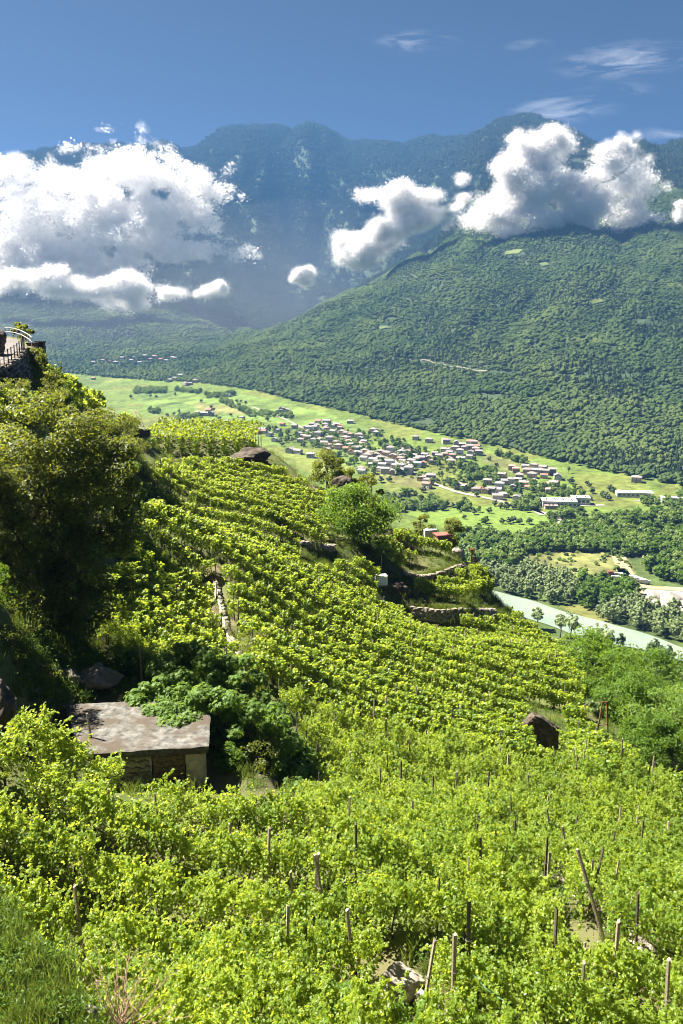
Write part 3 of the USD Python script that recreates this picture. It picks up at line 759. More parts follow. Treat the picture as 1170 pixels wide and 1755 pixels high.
wood('willow_wood', [[(820, 990), (900, 985), (985, 1000), (985, 1044), (940, 1036), (870, 1020), (800, 1010)], [(1005, 1062), (1085, 1040), (1170, 1060), (1280, 1065), (1280, 1130), (1170, 1106), (1080, 1088)]], SILVER, 26, 'tall silvery green willows and poplars lining the far river bank')
wood('riverside_scrub', [[(890, 1098), (1000, 1104), (1170, 1140), (1300, 1175), (1300, 1330), (980, 1300)]], SCRUB, 14, 'low green scrub covering the near river bank below the vineyard', 0.5, 1.2)
wood('meadow_scrub', [[(870, 950), (1000, 938), (1075, 955), (1085, 985), (1000, 992), (900, 985)]], SCRUB, 90, 'scattered low bushes over the yellowish waste ground beyond the willows', 0.5, 1.1)
wood('village_greenery', [[(430, 735), (640, 745), (800, 800), (960, 845), (900, 860), (740, 835), (620, 810), (540, 775)]], SCRUB + GREENW[:2], 120, 'garden bushes and hedges between the village houses', 0.5, 1.1)

wood('hedgerow', [[(655, 868), (762, 866), (764, 877), (655, 879)], [(690, 842), (760, 862), (757, 869), (688, 850)], [(778, 872), (800, 862), (808, 876), (785, 880)], [(848, 770), (905, 792), (898, 799), (848, 781)], [(800, 803), (850, 808), (850, 823), (800, 823)], [(880, 862), (930, 853), (932, 872), (880, 881)],
                  [(995, 896), (1180, 888), (1180, 898), (995, 905)], [(940, 884), (1000, 880), (1000, 888), (940, 892)], [(905, 835), (960, 838), (1000, 850), (990, 856), (905, 845)], [(640, 858), (690, 850), (690, 858), (640, 868)], [(230, 668), (285, 668), (285, 675), (230, 676)], [(352, 676), (400, 674), (402, 680), (355, 684)], [(380, 684), (440, 712), (436, 718), (376, 690)], [(255, 704), (275, 703), (276, 709), (256, 710)], [(300, 716), (345, 712), (345, 720), (300, 724)], [(440, 708), (500, 712), (500, 717), (440, 716)], [(300, 668), (345, 672), (345, 676), (300, 672)], [(1095, 856), (1180, 862), (1180, 872), (1100, 868)], [(560, 752), (640, 770), (638, 776), (556, 758)]], GREENW[1:] + SCRUB[:1], 42,
     'dense green hedges and small groves between the valley meadows', 0.55, 1.0)

# ------------------------------------------------------------------ clouds lying in front of the mountains
usdkit.material(stage, '/World/Looks/cloud_white', {'d': ('diffuse_bsdf', {'color': (0.97, 0.96, 0.96)}), 't': ('translucent_bsdf', {'color': (0.97, 0.96, 0.96)}), 'x': ('mix_closure', {'fac': 0.58}), 'a': ('transparent_bsdf', {}), 'y': ('mix_closure', {'fac': 0.30})}, [('d.BSDF', 'x.closure1'), ('t.BSDF', 'x.closure2'), ('x.closure', 'y.closure1'), ('a.BSDF', 'y.closure2')], surface='y.closure')


CLOUDS = [
    ('large white cumulus cloud spread over the left mountainside', 3300, [(60, 400, 120, 95), (230, 300, 130, 62), (150, 380, 130, 90), (20, 460, 110, 50), (330, 330, 70, 50), (255, 370, 90, 60), (100, 470, 95, 40), (330, 425, 75, 34), (405, 437, 42, 16), (60, 300, 110, 36), (0, 310, 60, 30), (60, 480, 120, 42), (170, 460, 100, 44), (280, 420, 70, 40)], 15000),
    ('small low cloud bank trailing under the large left cloud', 3000, [(70, 490, 100, 26), (195, 497, 60, 24), (232, 499, 44, 26), (305, 505, 26, 9)], 3600),
    ('tiny round cloud right of the low cloud bank', 3000, [(362, 497, 20, 15), (350, 505, 16, 8)], 900),
    ('tiny cloud alone above the dark side valley', 3000, [(510, 464, 24, 16), (522, 478, 18, 9), (497, 472, 15, 8)], 1100),
    ('middle cloud stepping up over the ridge of the right spur', 2950, [(625, 420, 52, 30), (690, 350, 60, 32), (735, 368, 50, 22), (655, 395, 40, 26), (785, 355, 24, 12), (590, 410, 22, 14), (553, 428, 16, 10)], 4200),
    ('big white cloud across the summit of the right mountain', 2800, [(870, 365, 66, 36), (890, 300, 55, 42), (945, 240, 38, 24), (985, 330, 70, 44), (1060, 372, 76, 34), (930, 345, 80, 50), (1105, 310, 34, 40), (1010, 385, 70, 22), (870, 335, 50, 30), (918, 272, 52, 46), (930, 235, 40, 22)], 8200),
    ('thin ragged cloud patch right of the summit cloud', 2800, [(1048, 262, 34, 24), (1072, 246, 34, 14), (1040, 285, 20, 16)], 700),
    ('faint wisp of cloud at the right picture edge', 2700, [(1168, 362, 22, 20)], 400),
    ('faint wisp between the middle cloud and the summit cloud', 2900, [(790, 312, 16, 10), (800, 345, 14, 10)], 350)]
def cloud_tuft(seed, n=95, sig=9.5):
    q = np.random.default_rng(seed)
    p_ = q.standard_normal((n, 3)) * sig * [1.15, 1, .8]
    return leaves(p_, q.uniform(1.6, 3.8, n), np.zeros_like(p_), 'fleck', 1.0, q)


TUFTS_C = [(cloud_tuft(900 + k), 'cloud_white', False) for k in range(4)]
for ci_, (label, y, ells, n) in enumerate(CLOUDS):
    E = np.array(ells, float)
    c3 = at(E[:, 0], E[:, 1], y); k = y / FPX
    rx_, rz_ = E[:, 2] * k * 1.02, E[:, 3] * k * 1.02
    ry_ = np.minimum(rx_, rz_ * 1.6) * 0.36
    w = rx_ * ry_ * rz_; w = w ** 0.75 / (w ** 0.75).sum()
    m = n * 110
    e = rng.choice(len(E), m, p=w)
    d = R3(m, 3); d /= np.linalg.norm(d, axis=1, keepdims=True)
    q = rng.random(m) ** 0.34 * 1.3
    p = c3[e] + d * q[:, None] * np.c_[rx_, ry_, rz_][e]
    best = np.full(m, -9.0)
    pw = p + np.stack([fbm(p / 170.0 + 31 * q_, 3, 90 + q_) - 0.5 for q_ in range(3)], -1) * [130.0, 90.0, 100.0]
    for cc, a_, b_, g_ in zip(c3, rx_, ry_, rz_):
        best = np.maximum(best, 1 - np.sqrt((((pw - cc) / [a_, b_, g_]) ** 2).sum(1)))
    nzv = fbm(p / [64.0, 64.0, 52.0] + ci_ * 9, 6, 171 + ci_) - 0.5
    dens = best * 0.95 + 2.5 * nzv - (0.10 if ci_ == 0 else 0.03)
    nt = int(n * (.42 if n > 1500 else (.34 if n > 600 else .16)))
    fr_ = (rng.random(m) < np.clip((dens + .08) * 1.3, 0, .45) ** 1.5)
    fp_, fd_ = p[fr_][-nt:], dens[fr_][-nt:]
    keep = (rng.random(m) < np.clip((dens - .06) * 1.0, 0, .4) ** 1.3)
    p, dens = p[keep][:int(n * (2.6 if n > 600 else .5))], dens[keep][:int(n * (2.6 if n > 600 else .5))]
    t = thing('cloud', label, 'cloud')
    size = np.clip(3.5 + 22 * dens, 3.5, 10)
    part('core', leaves(p, size, np.zeros_like(p), 'fleck', 1.0), 'cloud_white', t)
    scatter('fringe', TUFTS_C, fp_, rng.uniform(0, 6.28, len(fp_)), rng.uniform(.55, 1.3, len(fp_)) * (1.0 if n > 1500 else .7), rng.integers(0, 4, len(fp_)), parent=t)

# ------------------------------------------------------------------ haze
usdkit.material(stage, '/World/Looks/haze_air', {'v': ('principled_volume', {'color': (0.075, 0.185, 0.40), 'density': 1.0e-4, 'anisotropy': 0.2})}, [], volume='v.volume')
hz = box(-11000, 11000, -300, 9600, FLOOR - 3, 1330)
part('haze', hz, 'haze_air', None, kind='stuff')
usdkit.material(stage, '/World/Looks/mist_air', {'v': ('principled_volume', {'color': (0.80, 0.88, 1.0), 'density': 0.3e-4, 'anisotropy': 0.3})}, [], volume='v.volume')
for mx, my, md, msz in [(440, 500, 3000, (520, 420, 210)), (60, 570, 2750, (900, 380, 150))]:
    v, f = ICO[4]
    for q in (1.25, 1.0, .78, .55):      # thicker towards its middle
        w = v * (1 + .35 * (fbm(v * 1.6 + mx + q, 3, 4) - .5))[:, None] * np.array(msz) * [q, q, q * 1.1] + at(mx, my, md)
        part('mist', (w, f), 'mist_air', None, kind='stuff')

# ------------------------------------------------------------------ the road, its walls and rails (upper left)
def smooth_path(p, n):
    p = np.asarray(p, float); d = np.r_[0, np.cumsum(np.linalg.norm(np.diff(p, axis=0), axis=1))]
    q = np.linspace(0, d[-1], n)
    return np.stack([np.interp(q, d, p[:, k]) for k in range(p.shape[1])], 1)


NEAR = np.array([at(-60, 640, 60), at(0, 629, 63.5), at(14, 622, 65), at(28, 613, 67), at(38, 604, 69), at(43, 597, 71)])
FAR = np.array([at(-60, 574, 86), at(2, 577, 84), at(18, 579, 83), at(30, 583, 81), at(42, 590, 78.5), at(48, 596, 76)])
NE, FE = smooth_path(NEAR, 24), smooth_path(FAR, 24)
v, f, _ = grid_mesh(np.stack([NE * (1 - s) + FE * s for s in np.linspace(0, 1, 5)], 1))
low = v.copy(); low[:, 2] -= 1.2
part('road', (v, f), 'asphalt', None, kind='structure')
# earth body under the road's far verge
v, f, _ = grid_mesh(np.stack([FE + [0, -0.3, -0.02], FE + [0.3, 1.2, 0.0], FE + [0.8, 3.0, -1.6], FE + [1.5, 6, -6]], 1))
part('road_verge', (v, f), 'hill_ground', None, kind='structure')

t = thing('guard_rail', 'white metal guard rail of two bars curving along the outer road edge', 'guard rail')
gl = smooth_path(FAR[1:] + [0.2, 0.5, 0.0], 30)
for k, h in enumerate((0.85, 0.48)):
    part('rail', tube(gl + [0, 0, h], 0.04, 6), 'white_metal', t)
for k in range(0, 30, 4):
    part('post', tube([gl[k] + [0, 0, -0.3], gl[k] + [0, 0, .88]], 0.045, 6), 'white_metal', t)

t = thing('roadside_fence', 'low dark metal fence with thin posts along the top of the retaining wall', 'fence')
fl = smooth_path(NEAR[1:] + [0.05, -0.12, 0.0], 40)
for h in (0.45, 0.9):
    part('wire', tube(fl + [0, 0, h], 0.018, 4), 'dark_metal', t)
for k in range(0, 40, 4):
    part('post', tube([fl[k] - [0, 0, .2], fl[k] + [0, 0, 1.0]], 0.045, 5), 'dark_metal', t)


def stone_wall(name, label, top, height, thick=0.5, stone=0.42, mat='wall_stone', seed=0, batter=0.12, rows=None):
    """A dry stone wall below a line of top points: a dark core and single stones on its face and top."""
    r = np.random.default_rng(seed)
    t = thing(name, label, 'stone wall')
    L = np.r_[0, np.cumsum(np.linalg.norm(np.diff(np.asarray(top)[:, :2], axis=0), axis=1))][-1]
    p = smooth_path(top, max(int(L / 0.5), 3))
    tg = np.gradient(p[:, :2], axis=0); tg /= np.linalg.norm(tg, axis=1, keepdims=True)
    nn = np.c_[tg[:, 1], -tg[:, 0], np.zeros(len(p))]
    if (nn[:, 1].mean() > 0 and abs(nn[:, 1].mean()) > 0.4) or (abs(nn[:, 1].mean()) <= 0.4 and nn[:, 0].mean() < 0):
        nn = -nn
    q = np.stack([p - nn * thick - [0, 0, height + .5], p - nn * thick - [0, 0, .08], p - nn * 0.06 - [0, 0, .08], p + nn * (batter * height - .06) - [0, 0, height + .5]], 1)
    v, f, _ = grid_mesh(np.concatenate([q, q[:, :1]], 1))
    part('core', (v, f), 'mortar', t)
    nr = rows or max(int(height / (stone * 0.7)), 1)
    nst = 0
    for j in range(nr + 1):
        s = r.uniform(0, stone)
        while s < L and nst < 290:
            ln = stone * r.uniform(0.7, 1.6)
            i = min(int(s / L * (len(p) - 1)), len(p) - 2); u = s / L * (len(p) - 1) - i
            c = p[i] * (1 - u) + p[i + 1] * u
            z = 0.04 if j == 0 else -(j - 0.5) * height / nr
            c = c + nn[i] * ((-thick * 0.35 if j == 0 else batter * -z) + r.uniform(-.03, .05)) + [0, 0, z]
            v, f = rock([ln * .55, thick * (.55 if j == 0 else .25), height / nr * 0.56 if j else 0.11], int(r.integers(1e6)), 1, 0.25, 6)
            an = math.atan2(tg[i, 1], tg[i, 0]) + r.uniform(-.1, .1)
            R = np.array([[math.cos(an), -math.sin(an), 0], [math.sin(an), math.cos(an), 0], [0, 0, 1]])
            part('stone', (v @ R.T + c, f), mat if r.random() < .7 else ('dark_rock' if mat == 'rock' else ('rock' if r.random() < .5 else 'pale_stone')), t)
            nst += 1
            s += ln
    return t


stone_wall('retaining_wall', 'grey stone retaining wall holding up the road bend under the low fence', NEAR[1:] + [0.15, -0.25, -0.08], 2.6, 0.7, 0.42, 'rock', 3, 0.1)


def boulder(name, label, px, py, y, size, mat='rock', seed=1, rz=0.0, sub=4, group=None, sink=0.25, cuts=9, rough=0.3):
    a, _ = slopes(px, py)
    p = np.array([a * y, y, hill_z(a * y, y)]) if py is None else at(px, py, y)
    v, f = rock(size, seed, sub, rough, cuts)
    v2 = v.copy()
    k = fbm(v / np.mean(size) * 4 + seed, 4, seed) - 0.5
    n = v / (np.linalg.norm(v, axis=1, keepdims=True) + 1e-9)
    v2 += n * k[:, None] * 0.25 * np.mean(size)
    c, s_ = math.cos(rz), math.sin(rz)
    v2 = v2 @ np.array([[c, -s_, 0], [s_, c, 0], [0, 0, 1]]).T
    o = part(name, (v2, f), mat, None, smooth=28)
    place(UsdGeom.Mesh(o), p)
    return tag(o, label, 'rock', group)


boulder('rock', 'dark rock standing at the left edge beside the road', -4, 592, 70, (0.75, 1.0, 1.35), 'dark_rock', 5)
op = [(895, 1224), (913, 1206), (930, 1213), (942, 1226), (957, 1236), (967, 1252), (966, 1272), (945, 1285), (915, 1280), (897, 1262)]
hull = trimesh.Trimesh(np.vstack([[at(x, y, 55.7) for x, y in op], [at(x * .8 + 932 * .2, y * .85 + 1240 * .15, 55.0) for x, y in op], [at(x * .93 + 932 * .07, y * .9 + 1250 * .1, 57.3) for x, y in op]])).convex_hull
hull = hull.subdivide_to_size(.14)
hv2 = np.array(hull.vertices); hv2[:, 2] = hv2[:, 2].min() + (hv2[:, 2] - hv2[:, 2].min()) * .84; hc = hv2.mean(0)
hn = (hv2 - hc) / np.linalg.norm(hv2 - hc, axis=1, keepdims=True)
hv2 = hv2 + hn * ((fbm(hv2 * [2.2, 2.2, 1.2], 4, 3) - .5) * .42 + (fbm(hv2 * 6, 3, 9) - .5) * .14)[:, None]
o = part('boulder', (hv2 - hc, np.array(hull.faces)), 'boulder_rock', None, smooth=24); place(UsdGeom.Mesh(o), hc)
tag(o, 'big brown boulder with a sloping top standing in the vines at right', 'rock')
boulder('rock_outcrop', 'dark rock outcrop at the end of the pergola, below the ridge', 428, 783, 116, (2.9, 2.0, 1.3), 'dark_rock', 21)
boulder('rock', 'rounded dark rock in the middle of the vine slope above the grass path', 484, 897, 92.5, (1.05, 0.9, 0.8), 'dark_rock', 8)
boulder('rock_outcrop', 'dark rock face under the white plastic tank', 684, 1016, 92, (1.7, 1.2, 1.5), 'dark_rock', 31)
boulder('rock_outcrop', 'broken rock ledge at the foot of the lower terrace', 752, 1070, 91.5, (2.6, 1.2, 0.95), 'rock', 41, 0.3)
boulder('rock', 'small pale rock left of the broken rock ledge', 700, 1062, 90, (0.9, 0.7, 0.5), 'rock', 43)
boulder('rock', 'brown rock on the ridge beside the dark trees', 588, 833, 108, (1.7, 1.2, 1.2), 'dark_rock', 51)
for k, (px, py, y, sx, lab) in enumerate([(782, 948, 104, 1.3, 'pale grey rock on the ridge just right of the red brick hut'), (797, 970, 103, 0.9, 'pale rock in the middle of the ridge right of the upper terrace'), (812, 985, 102, 1.1, 'flat pale rock on the ridge above the lower terrace corner'), (826, 1000, 101.5, 1.2, 'lowest and darkest rock on the ridge over the river'), (790, 985, 100.5, 0.8, 'pale rock at the upper end of the lower terrace')]):
    boulder('rock', lab, px, py, y, (sx, sx * .8, sx * .62), 'pale_stone' if k < 3 else 'rock', 60 + k, k * 0.7, 3)
boulder('rock', 'large flat reddish rock slab behind the stone shed', 165, 1158, 39.6, (1.3, 1.0, 0.6), 'rock', 71, 0.2)
boulder('rock', 'grey rock half buried left of the flat slab behind the shed', 118, 1163, 38.6, (0.8, 0.6, 0.45), 'rock', 73)
boulder('rock', 'dark cut rock at the left picture edge above the near vines', -14, 1215, 29.5, (.9, 1.0, 1.3), 'dark_rock', 75)
for px, py, size, sd, rz, lab in [(682, 1672, (.85, .55, .7), 81, .6, 'pale broken rock in the foreground beside the leaning pale stake'), (742, 1712, (.7, .4, .45), 83, -.5, 'long pale rock sloping down right of the foreground rock')]:
    q = on_hill(px, py + 14, y0=13.5, lift=.5)
    boulder('rock', lab, *[float(w) for w in to_px(q + [0, 0, .35])[:2]], float(q[1]), size, 'pale_stone', sd, rz)

for k, (px, py, y) in enumerate([(57, 610, 78), (70, 606, 82)]):
    p = at(px, py, y)
    t = thing('gatepost', 'nearer dark brick gatepost at the end of the white guard rail' if k == 0 else 'farther square brick gatepost right of the guard rail', 'gatepost', p)
    part('pier', prism([(-.35, -.35), (.35, -.35), (.35, .35), (-.35, .35)], -1.2, 1.0), 'red_brick' if k == 0 else 'dark_rock', t)
    part('cap', prism([(-.42, -.42), (.42, -.42), (.42, .42), (-.42, .42)], 1.0, 1.12), 'dark_rock', t)
t = thing('handrail', 'two pale sloping rails on the ridge rock left of the pergola', 'handrail')
for dx in (0, 5):
    a_, b_ = at(228 + dx, 703, 110) + [0, 0, .1], at(243 + dx, 735, 108)
    part('rail', tube([a_, b_], 0.07, 5), 'stake_wood', t)
for k in range(4):
    s_ = (k + .5) / 4
    part('rung', tube([at(228, 703, 110) * (1 - s_) + at(243, 735, 108) * s_, at(233, 703, 110) * (1 - s_) + at(248, 735, 108) * s_], 0.05, 5), 'stake_wood', t)
boulder('rock_outcrop', 'dark rock under the pale sloping rails on the ridge', 243, 745, 109.2, (1.1, .9, 1.1), 'dark_rock', 77)

# ------------------------------------------------------------------ terrace walls
def wall_top(w, h, lift=0.0):
    return np.array([[x, y, hill_z(x, y) + h * 0 + lift] for x, y in w])


def wall_pts(pxs, dz=0.0):
    out = []
    for a, b in zip(pxs[:-1], pxs[1:]):
        for s in np.linspace(0, 1, 4)[:-1]:
            out.append(np.array(a) * (1 - s) + np.array(b) * s)
    out.append(np.array(pxs[-1]))
    res = []
    for x, y in out:
        hs = [hill_z(x + dx, y + dy) for dx in (-.5, 0, .5) for dy in (-.5, 0, .5)]
        res.append([x, y, max(hs) + dz])
    res = np.array(res)
    res[:, 2] = np.convolve(np.pad(res[:, 2], 2, mode='edge'), np.ones(5) / 5, 'valid')
    return res


stone_wall('terrace_wall', 'stone terrace wall with pale top running down beside the fig tree', wall_pts(WALL_A, -0.05), 1.4, 0.32, 0.5, 'rock', 11)
stone_wall('terrace_wall', 'dry stone wall along the front of the lower terrace on the ridge', wall_pts(WALL_B, 0.05), 1.25, 0.5, 0.5, 'wall_stone', 12)
stone_wall('terrace_wall', 'dry stone wall between the upper and lower terraces on the ridge', wall_pts(WALL_C, 0.05), 1.0, 0.5, 0.5, 'wall_stone', 13)
stone_wall('terrace_wall', 'line of pale wall stones running down through the near vines at right', wall_pts(WALL_E, -0.12), 0.8, 0.4, 0.55, 'wall_stone', 15)
stone_wall('terrace_wall', 'short stone wall under the sunny grass path', wall_pts(WALL_D, 0.05), 0.7, 0.5, 0.45, 'wall_stone', 14)

# ------------------------------------------------------------------ the stone shed
t = thing('stone_shed', 'small stone shed with a flat concrete slab roof half buried in the vines', 'shed', (0, 0, 0))
ZR = float(at(335, 1281, 33)[2])
RF = [(-10.3, 32.1), (-5.35, 32.75), (-6.0, 37.6), (-12.5, 36.8)]
def slab(poly, z0, z1, seed, n=14):
    """A worn slab with uneven edges and a gently uneven top."""
    P = np.asarray(poly, float); r = np.random.default_rng(seed)
    e = np.vstack([P[i] * (1 - s) + P[(i + 1) % 4] * s for i in range(4) for s in np.linspace(0, 1, n)[:-1]])
    e = e + r.normal(0, .014, e.shape)
    c = P.mean(0)
    rings = [np.c_[c + (e - c) * q, z1 + 0.05 * (fbm(np.c_[(c + (e - c) * q) * 1.3, e[:, 0] * 0], 3, seed) - .5) * 2 - (0.03 if q == 1 else 0)] for q in (0.002, 0.3, 0.55, 0.8, 0.97, 1.0)]
    rings.append(np.c_[c + (e - c) * 0.995, np.full(len(e), z0)]); rings.append(np.c_[c + (e - c) * 0.3, np.full(len(e), z0)])
    v = np.vstack(rings); m = len(e); f = []
    for k in range(len(rings) - 1):
        for i in range(m):
            a, b = k * m + i, k * m + (i + 1) % m
            f += [[a, a + m, b + m], [a, b + m, b]]
    return v, np.array(f)
part('roof_slab', slab(RF, ZR, ZR + 0.20, 5), 'roof_slab', t, smooth=30)
e0, e1 = np.array(RF[0]), np.array(RF[1]); ed = (e1 - e0) / np.linalg.norm(e1 - e0); en = np.array([ed[1], -ed[0]])
q = lambda s, d: tuple(e0 + ed * s - en * d)
part('roof_edge_beam', prism([q(.15, .06), q(4.9, .06), q(4.9, .25), q(.15, .25)], ZR - .16, ZR - .003), 'slab_edge', t)
def rough_block(poly, z0, z1, seed, amp=0.05, sub=3):
    m = trimesh.Trimesh(*prism(poly, z0, z1)); m = m.subdivide_to_size(0.22)
    v = np.array(m.vertices); c = v.mean(0)
    d = (v - c) / (np.linalg.norm(v - c, axis=1, keepdims=True) + 1e-9); d[:, 2] *= 0.2
    v = v + d * amp * (fbm(v * 3.0, 4, seed) - 0.5)[:, None] * 2
    return v, np.array(m.faces)
ZB = ZR - 2.6
part('pillar', rough_block([q(4.0, .3), q(4.8, .3), q(4.8, .95), q(4.0, .95)], ZB, ZR - .163, 4, 0.07), 'plaster', t, smooth=40)
part('side_wall', rough_block([q(4.15, .96), q(4.75, .96), q(4.75, 4.4), q(4.15, 4.4)], ZB, ZR - .01, 6, 0.05), 'mortar', t, smooth=40)
part('back_wall', rough_block([q(.3, 4.41), q(4.75, 4.41), q(4.75, 4.8), q(.3, 4.8)], ZB, ZR - .01, 7, 0.05), 'mortar', t, smooth=40)
part('left_wall', rough_block([q(.25, .9), q(.75, .9), q(.75, 4.4), q(.25, 4.4)], ZB, ZR - .01, 8, 0.05), 'mortar', t, smooth=40)
fw = part('front_wall', rough_block([q(.2, .42), q(2.62, .42), q(2.62, .88), q(.2, .88)], ZB, ZR - .163, 9, 0.02), 'mortar', t, smooth=40)
r_ = np.random.default_rng(4)
z = ZR - .30
while z > ZB:
    s = 0.2; hh = r_.uniform(.15, .26)
    while s < 2.5:
        ln = r_.uniform(.22, .55); ln = min(ln, 2.62 - s)
        v, f = rock((ln * .54, .13, hh * .55), int(r_.integers(1e6)), 2, 0.2, 7)
        c = e0 + ed * (s + ln / 2) - en * .40
        an = math.atan2(ed[1], ed[0]); R = np.array([[math.cos(an), -math.sin(an), 0], [math.sin(an), math.cos(an), 0], [0, 0, 1]])
        part('stone', (v @ R.T + [c[0], c[1], z], f), 'wall_stone' if r_.random() < .6 else 'rock', fw, smooth=35)
        s += ln
    z -= hh
dr = part('door', prism([q(2.70, .62), q(3.92, .62), q(3.92, .68), q(2.70, .68)], ZB, ZR - .45), 'old_plank', t)
for k in range(9):
    z1 = ZR - .18 - k * .235
    mz = .02 + .05 * r_.random()
    part('plank', prism([q(2.66, .50 - mz * .5), q(3.95, .50 + mz), q(3.95, .56 + mz), q(2.66, .56 - mz * .5)], z1 - .215 - r_.uniform(0, .01), z1), 'old_plank', dr)

# ------------------------------------------------------------------ tank, hut, rusty frame, small things
p = on_hill(653, 1004)
t = thing('plastic_tank', 'white cube shaped water tank in a metal cage on the terrace corner', 'water tank', p, 0.15)
m = trimesh.creation.box([1.16, 1.0, 1.0]); 
from manifold3d import Manifold
tank = Manifold.batch_hull([Manifold.sphere(0.07, 16).translate((sx * .52, sy * .45, sz * .45)) for sx in (-1, 1) for sy in (-1, 1) for sz in (-1, 1)]).translate((0, 0, .62))
part('tank', tank, 'tank_plastic', t, smooth=40)
part('pallet', box(-.6, .6, -.5, .5, -.02, .09), 'stake_wood', t)
cg = [tube([(x, y, .1), (x, y, 1.16)], .016, 5) for x in np.linspace(-.6, .6, 7) for y in (-.53, .53)] + [tube([(x, y, .1), (x, y, 1.16)], .016, 5) for y in np.linspace(-.4, .4, 4) for x in (-.6, .6)]
cg += [tube([(-.6, -.53, z), (.6, -.53, z), (.6, .53, z), (-.6, .53, z), (-.6, -.53, z)], .016, 5) for z in (.15, .4, .65, .9, 1.15)]
part('cage', join(*cg), 'white_metal', t)
part('lid', trimesh.creation.cylinder(.11, .08, transform=trimesh.transformations.translation_matrix([0, 0, 1.17])), 'tank_plastic', t)

p = at(757, 930, 105)
t = thing('brick_hut', 'red brick hut with a flat roof on the ridge above the terraces', 'hut', p, 0.25)
w_ = part('wall', box(-.8, .8, -.7, .7, -.9, 1.0), 'red_brick', t)
part('roof', box(-.95, 1.0, -.85, .85, 1.003, 1.14), 'red_paint', t)
part('door', box(.05, .6, -.725, -.703, -.6, .9), 'dark_metal', t)
p = at(735, 914, 107)
t = thing('concrete_tank', 'pale concrete water tank left of the red brick hut', 'water tank', p, 0.25)
part('basin', box(-.75, .75, -.6, .6, -1.0, .45), 'concrete', t)
part('cover', box(-.8, .8, -.65, .65, .453, .55), 'blue_grey', t)

p = on_hill(1030, 1262)
a, _ = slopes(1032, 1262); p = np.array([a * 61.5, 61.5, hill_z(a * 61.5, 61.5)])
t = thing('rusty_frame', 'rusty metal trestle frame standing before the dark trees at right', 'frame', p, 0.2)
zt = at(1030, 1203, 61.5)[2] - p[2]
for x0, x1 in ((-.5, -.12), (.45, .25)):
    part('leg', tube([(x0, 0, -.3), (x1, .1, zt)], .06, 6), 'rust_metal', t)
part('crossbar', tube([(-.14, .1, zt), (.32, .1, zt - .1)], .06, 6), 'rust_metal', t)
part('brace', tube([(-.42, .03, zt * .25), (.38, .03, zt * .3)], .035, 6), 'rust_metal', t)
p0, p1 = on_hill(995, 1283, lift=.9), on_hill(1066, 1300, lift=.9)
o = part('black_hose', tube(smooth_path([p0 + [0, 0, .9], (p0 + p1) / 2 + [0, 0, .72], p1 + [0, 0, .9]], 9), .04, 6), 'black_hose', None); tag(o, 'black irrigation hose strung below the vine row right of the boulder', 'hose')
p = on_hill(996, 1540, lift=.2)
o = part('plant_sleeve', tube([p, p + [0.05, 0, .75]], .085, 8), 'green_plastic', None); tag(o, 'pale green plastic sleeve round a young vine beside the pale stones', 'plant sleeve')

# ------------------------------------------------------------------ grassy bank in the near left corner
BK = np.array([at(-140, 1500, 14.5), at(0, 1578, 12.2), at(45, 1625, 11.6), at(95, 1680, 11.0), at(150, 1745, 10.4), at(215, 1850, 9.6)])
bp = smooth_path(BK, 70)
bp[:, :2] += (fbm(np.c_[np.linspace(0, 9, 70), np.zeros(70), np.zeros(70)], 3, 3)[:, None] - .5) * .35
out = np.array([0.75, 0.55, 0])
rows = [bp + out * .9 - [0, 0, 3.2], bp + out * .35 - [0, 0, 1.1], bp + out * .12 - [0, 0, .28], bp]
for s, dz in ((.35, .12), (.8, .26), (1.4, .38), (2.2, .5), (3.2, .62), (4.6, .8)):
    rows.append(bp - out * s + [0, 0, dz])
P = np.stack(rows, 1)
P[..., 2] += (fbm(P * 1.6, 3, 6) - .5) * .22
v, f, _ = grid_mesh(P)
part('grass_bank', (v, f), 'hill_ground', None, smooth=True, kind='structure')
BANK = P


def tuft(seed, n, h, w, kind='blade'):
    r = np.random.default_rng(seed)
    p = np.c_[r.normal(0, w, (n, 2)), np.zeros(n)]
    tv, tf = LEAF['blade']
    an = r.uniform(0, 6.28, n); hh = h * r.uniform(.5, 1.2, n); lean = r.uniform(.05, .5, n)
    v = np.stack([np.c_[np.cos(an) * x * .35 * hh - np.sin(an) * (z + .35 * y * lean) * hh, np.sin(an) * x * .35 * hh + np.cos(an) * (z + .35 * y * lean) * hh, y * hh] for x, y, z in tv], 1) + p[:, None]
    f = tf[None] + (np.arange(n) * len(tv))[:, None, None]
    return v.reshape(-1, 3), f.reshape(-1, 3)


def weed(seed, n, h, w, size):
    r = np.random.default_rng(seed)
    p = np.c_[r.normal(0, w, (n, 2)), h * r.uniform(0.1, 1, n)]
    return leaves(p, size * r.uniform(.6, 1.3, n), np.tile([0, 0, 1.0], (n, 1)), 'oval', .7, r)


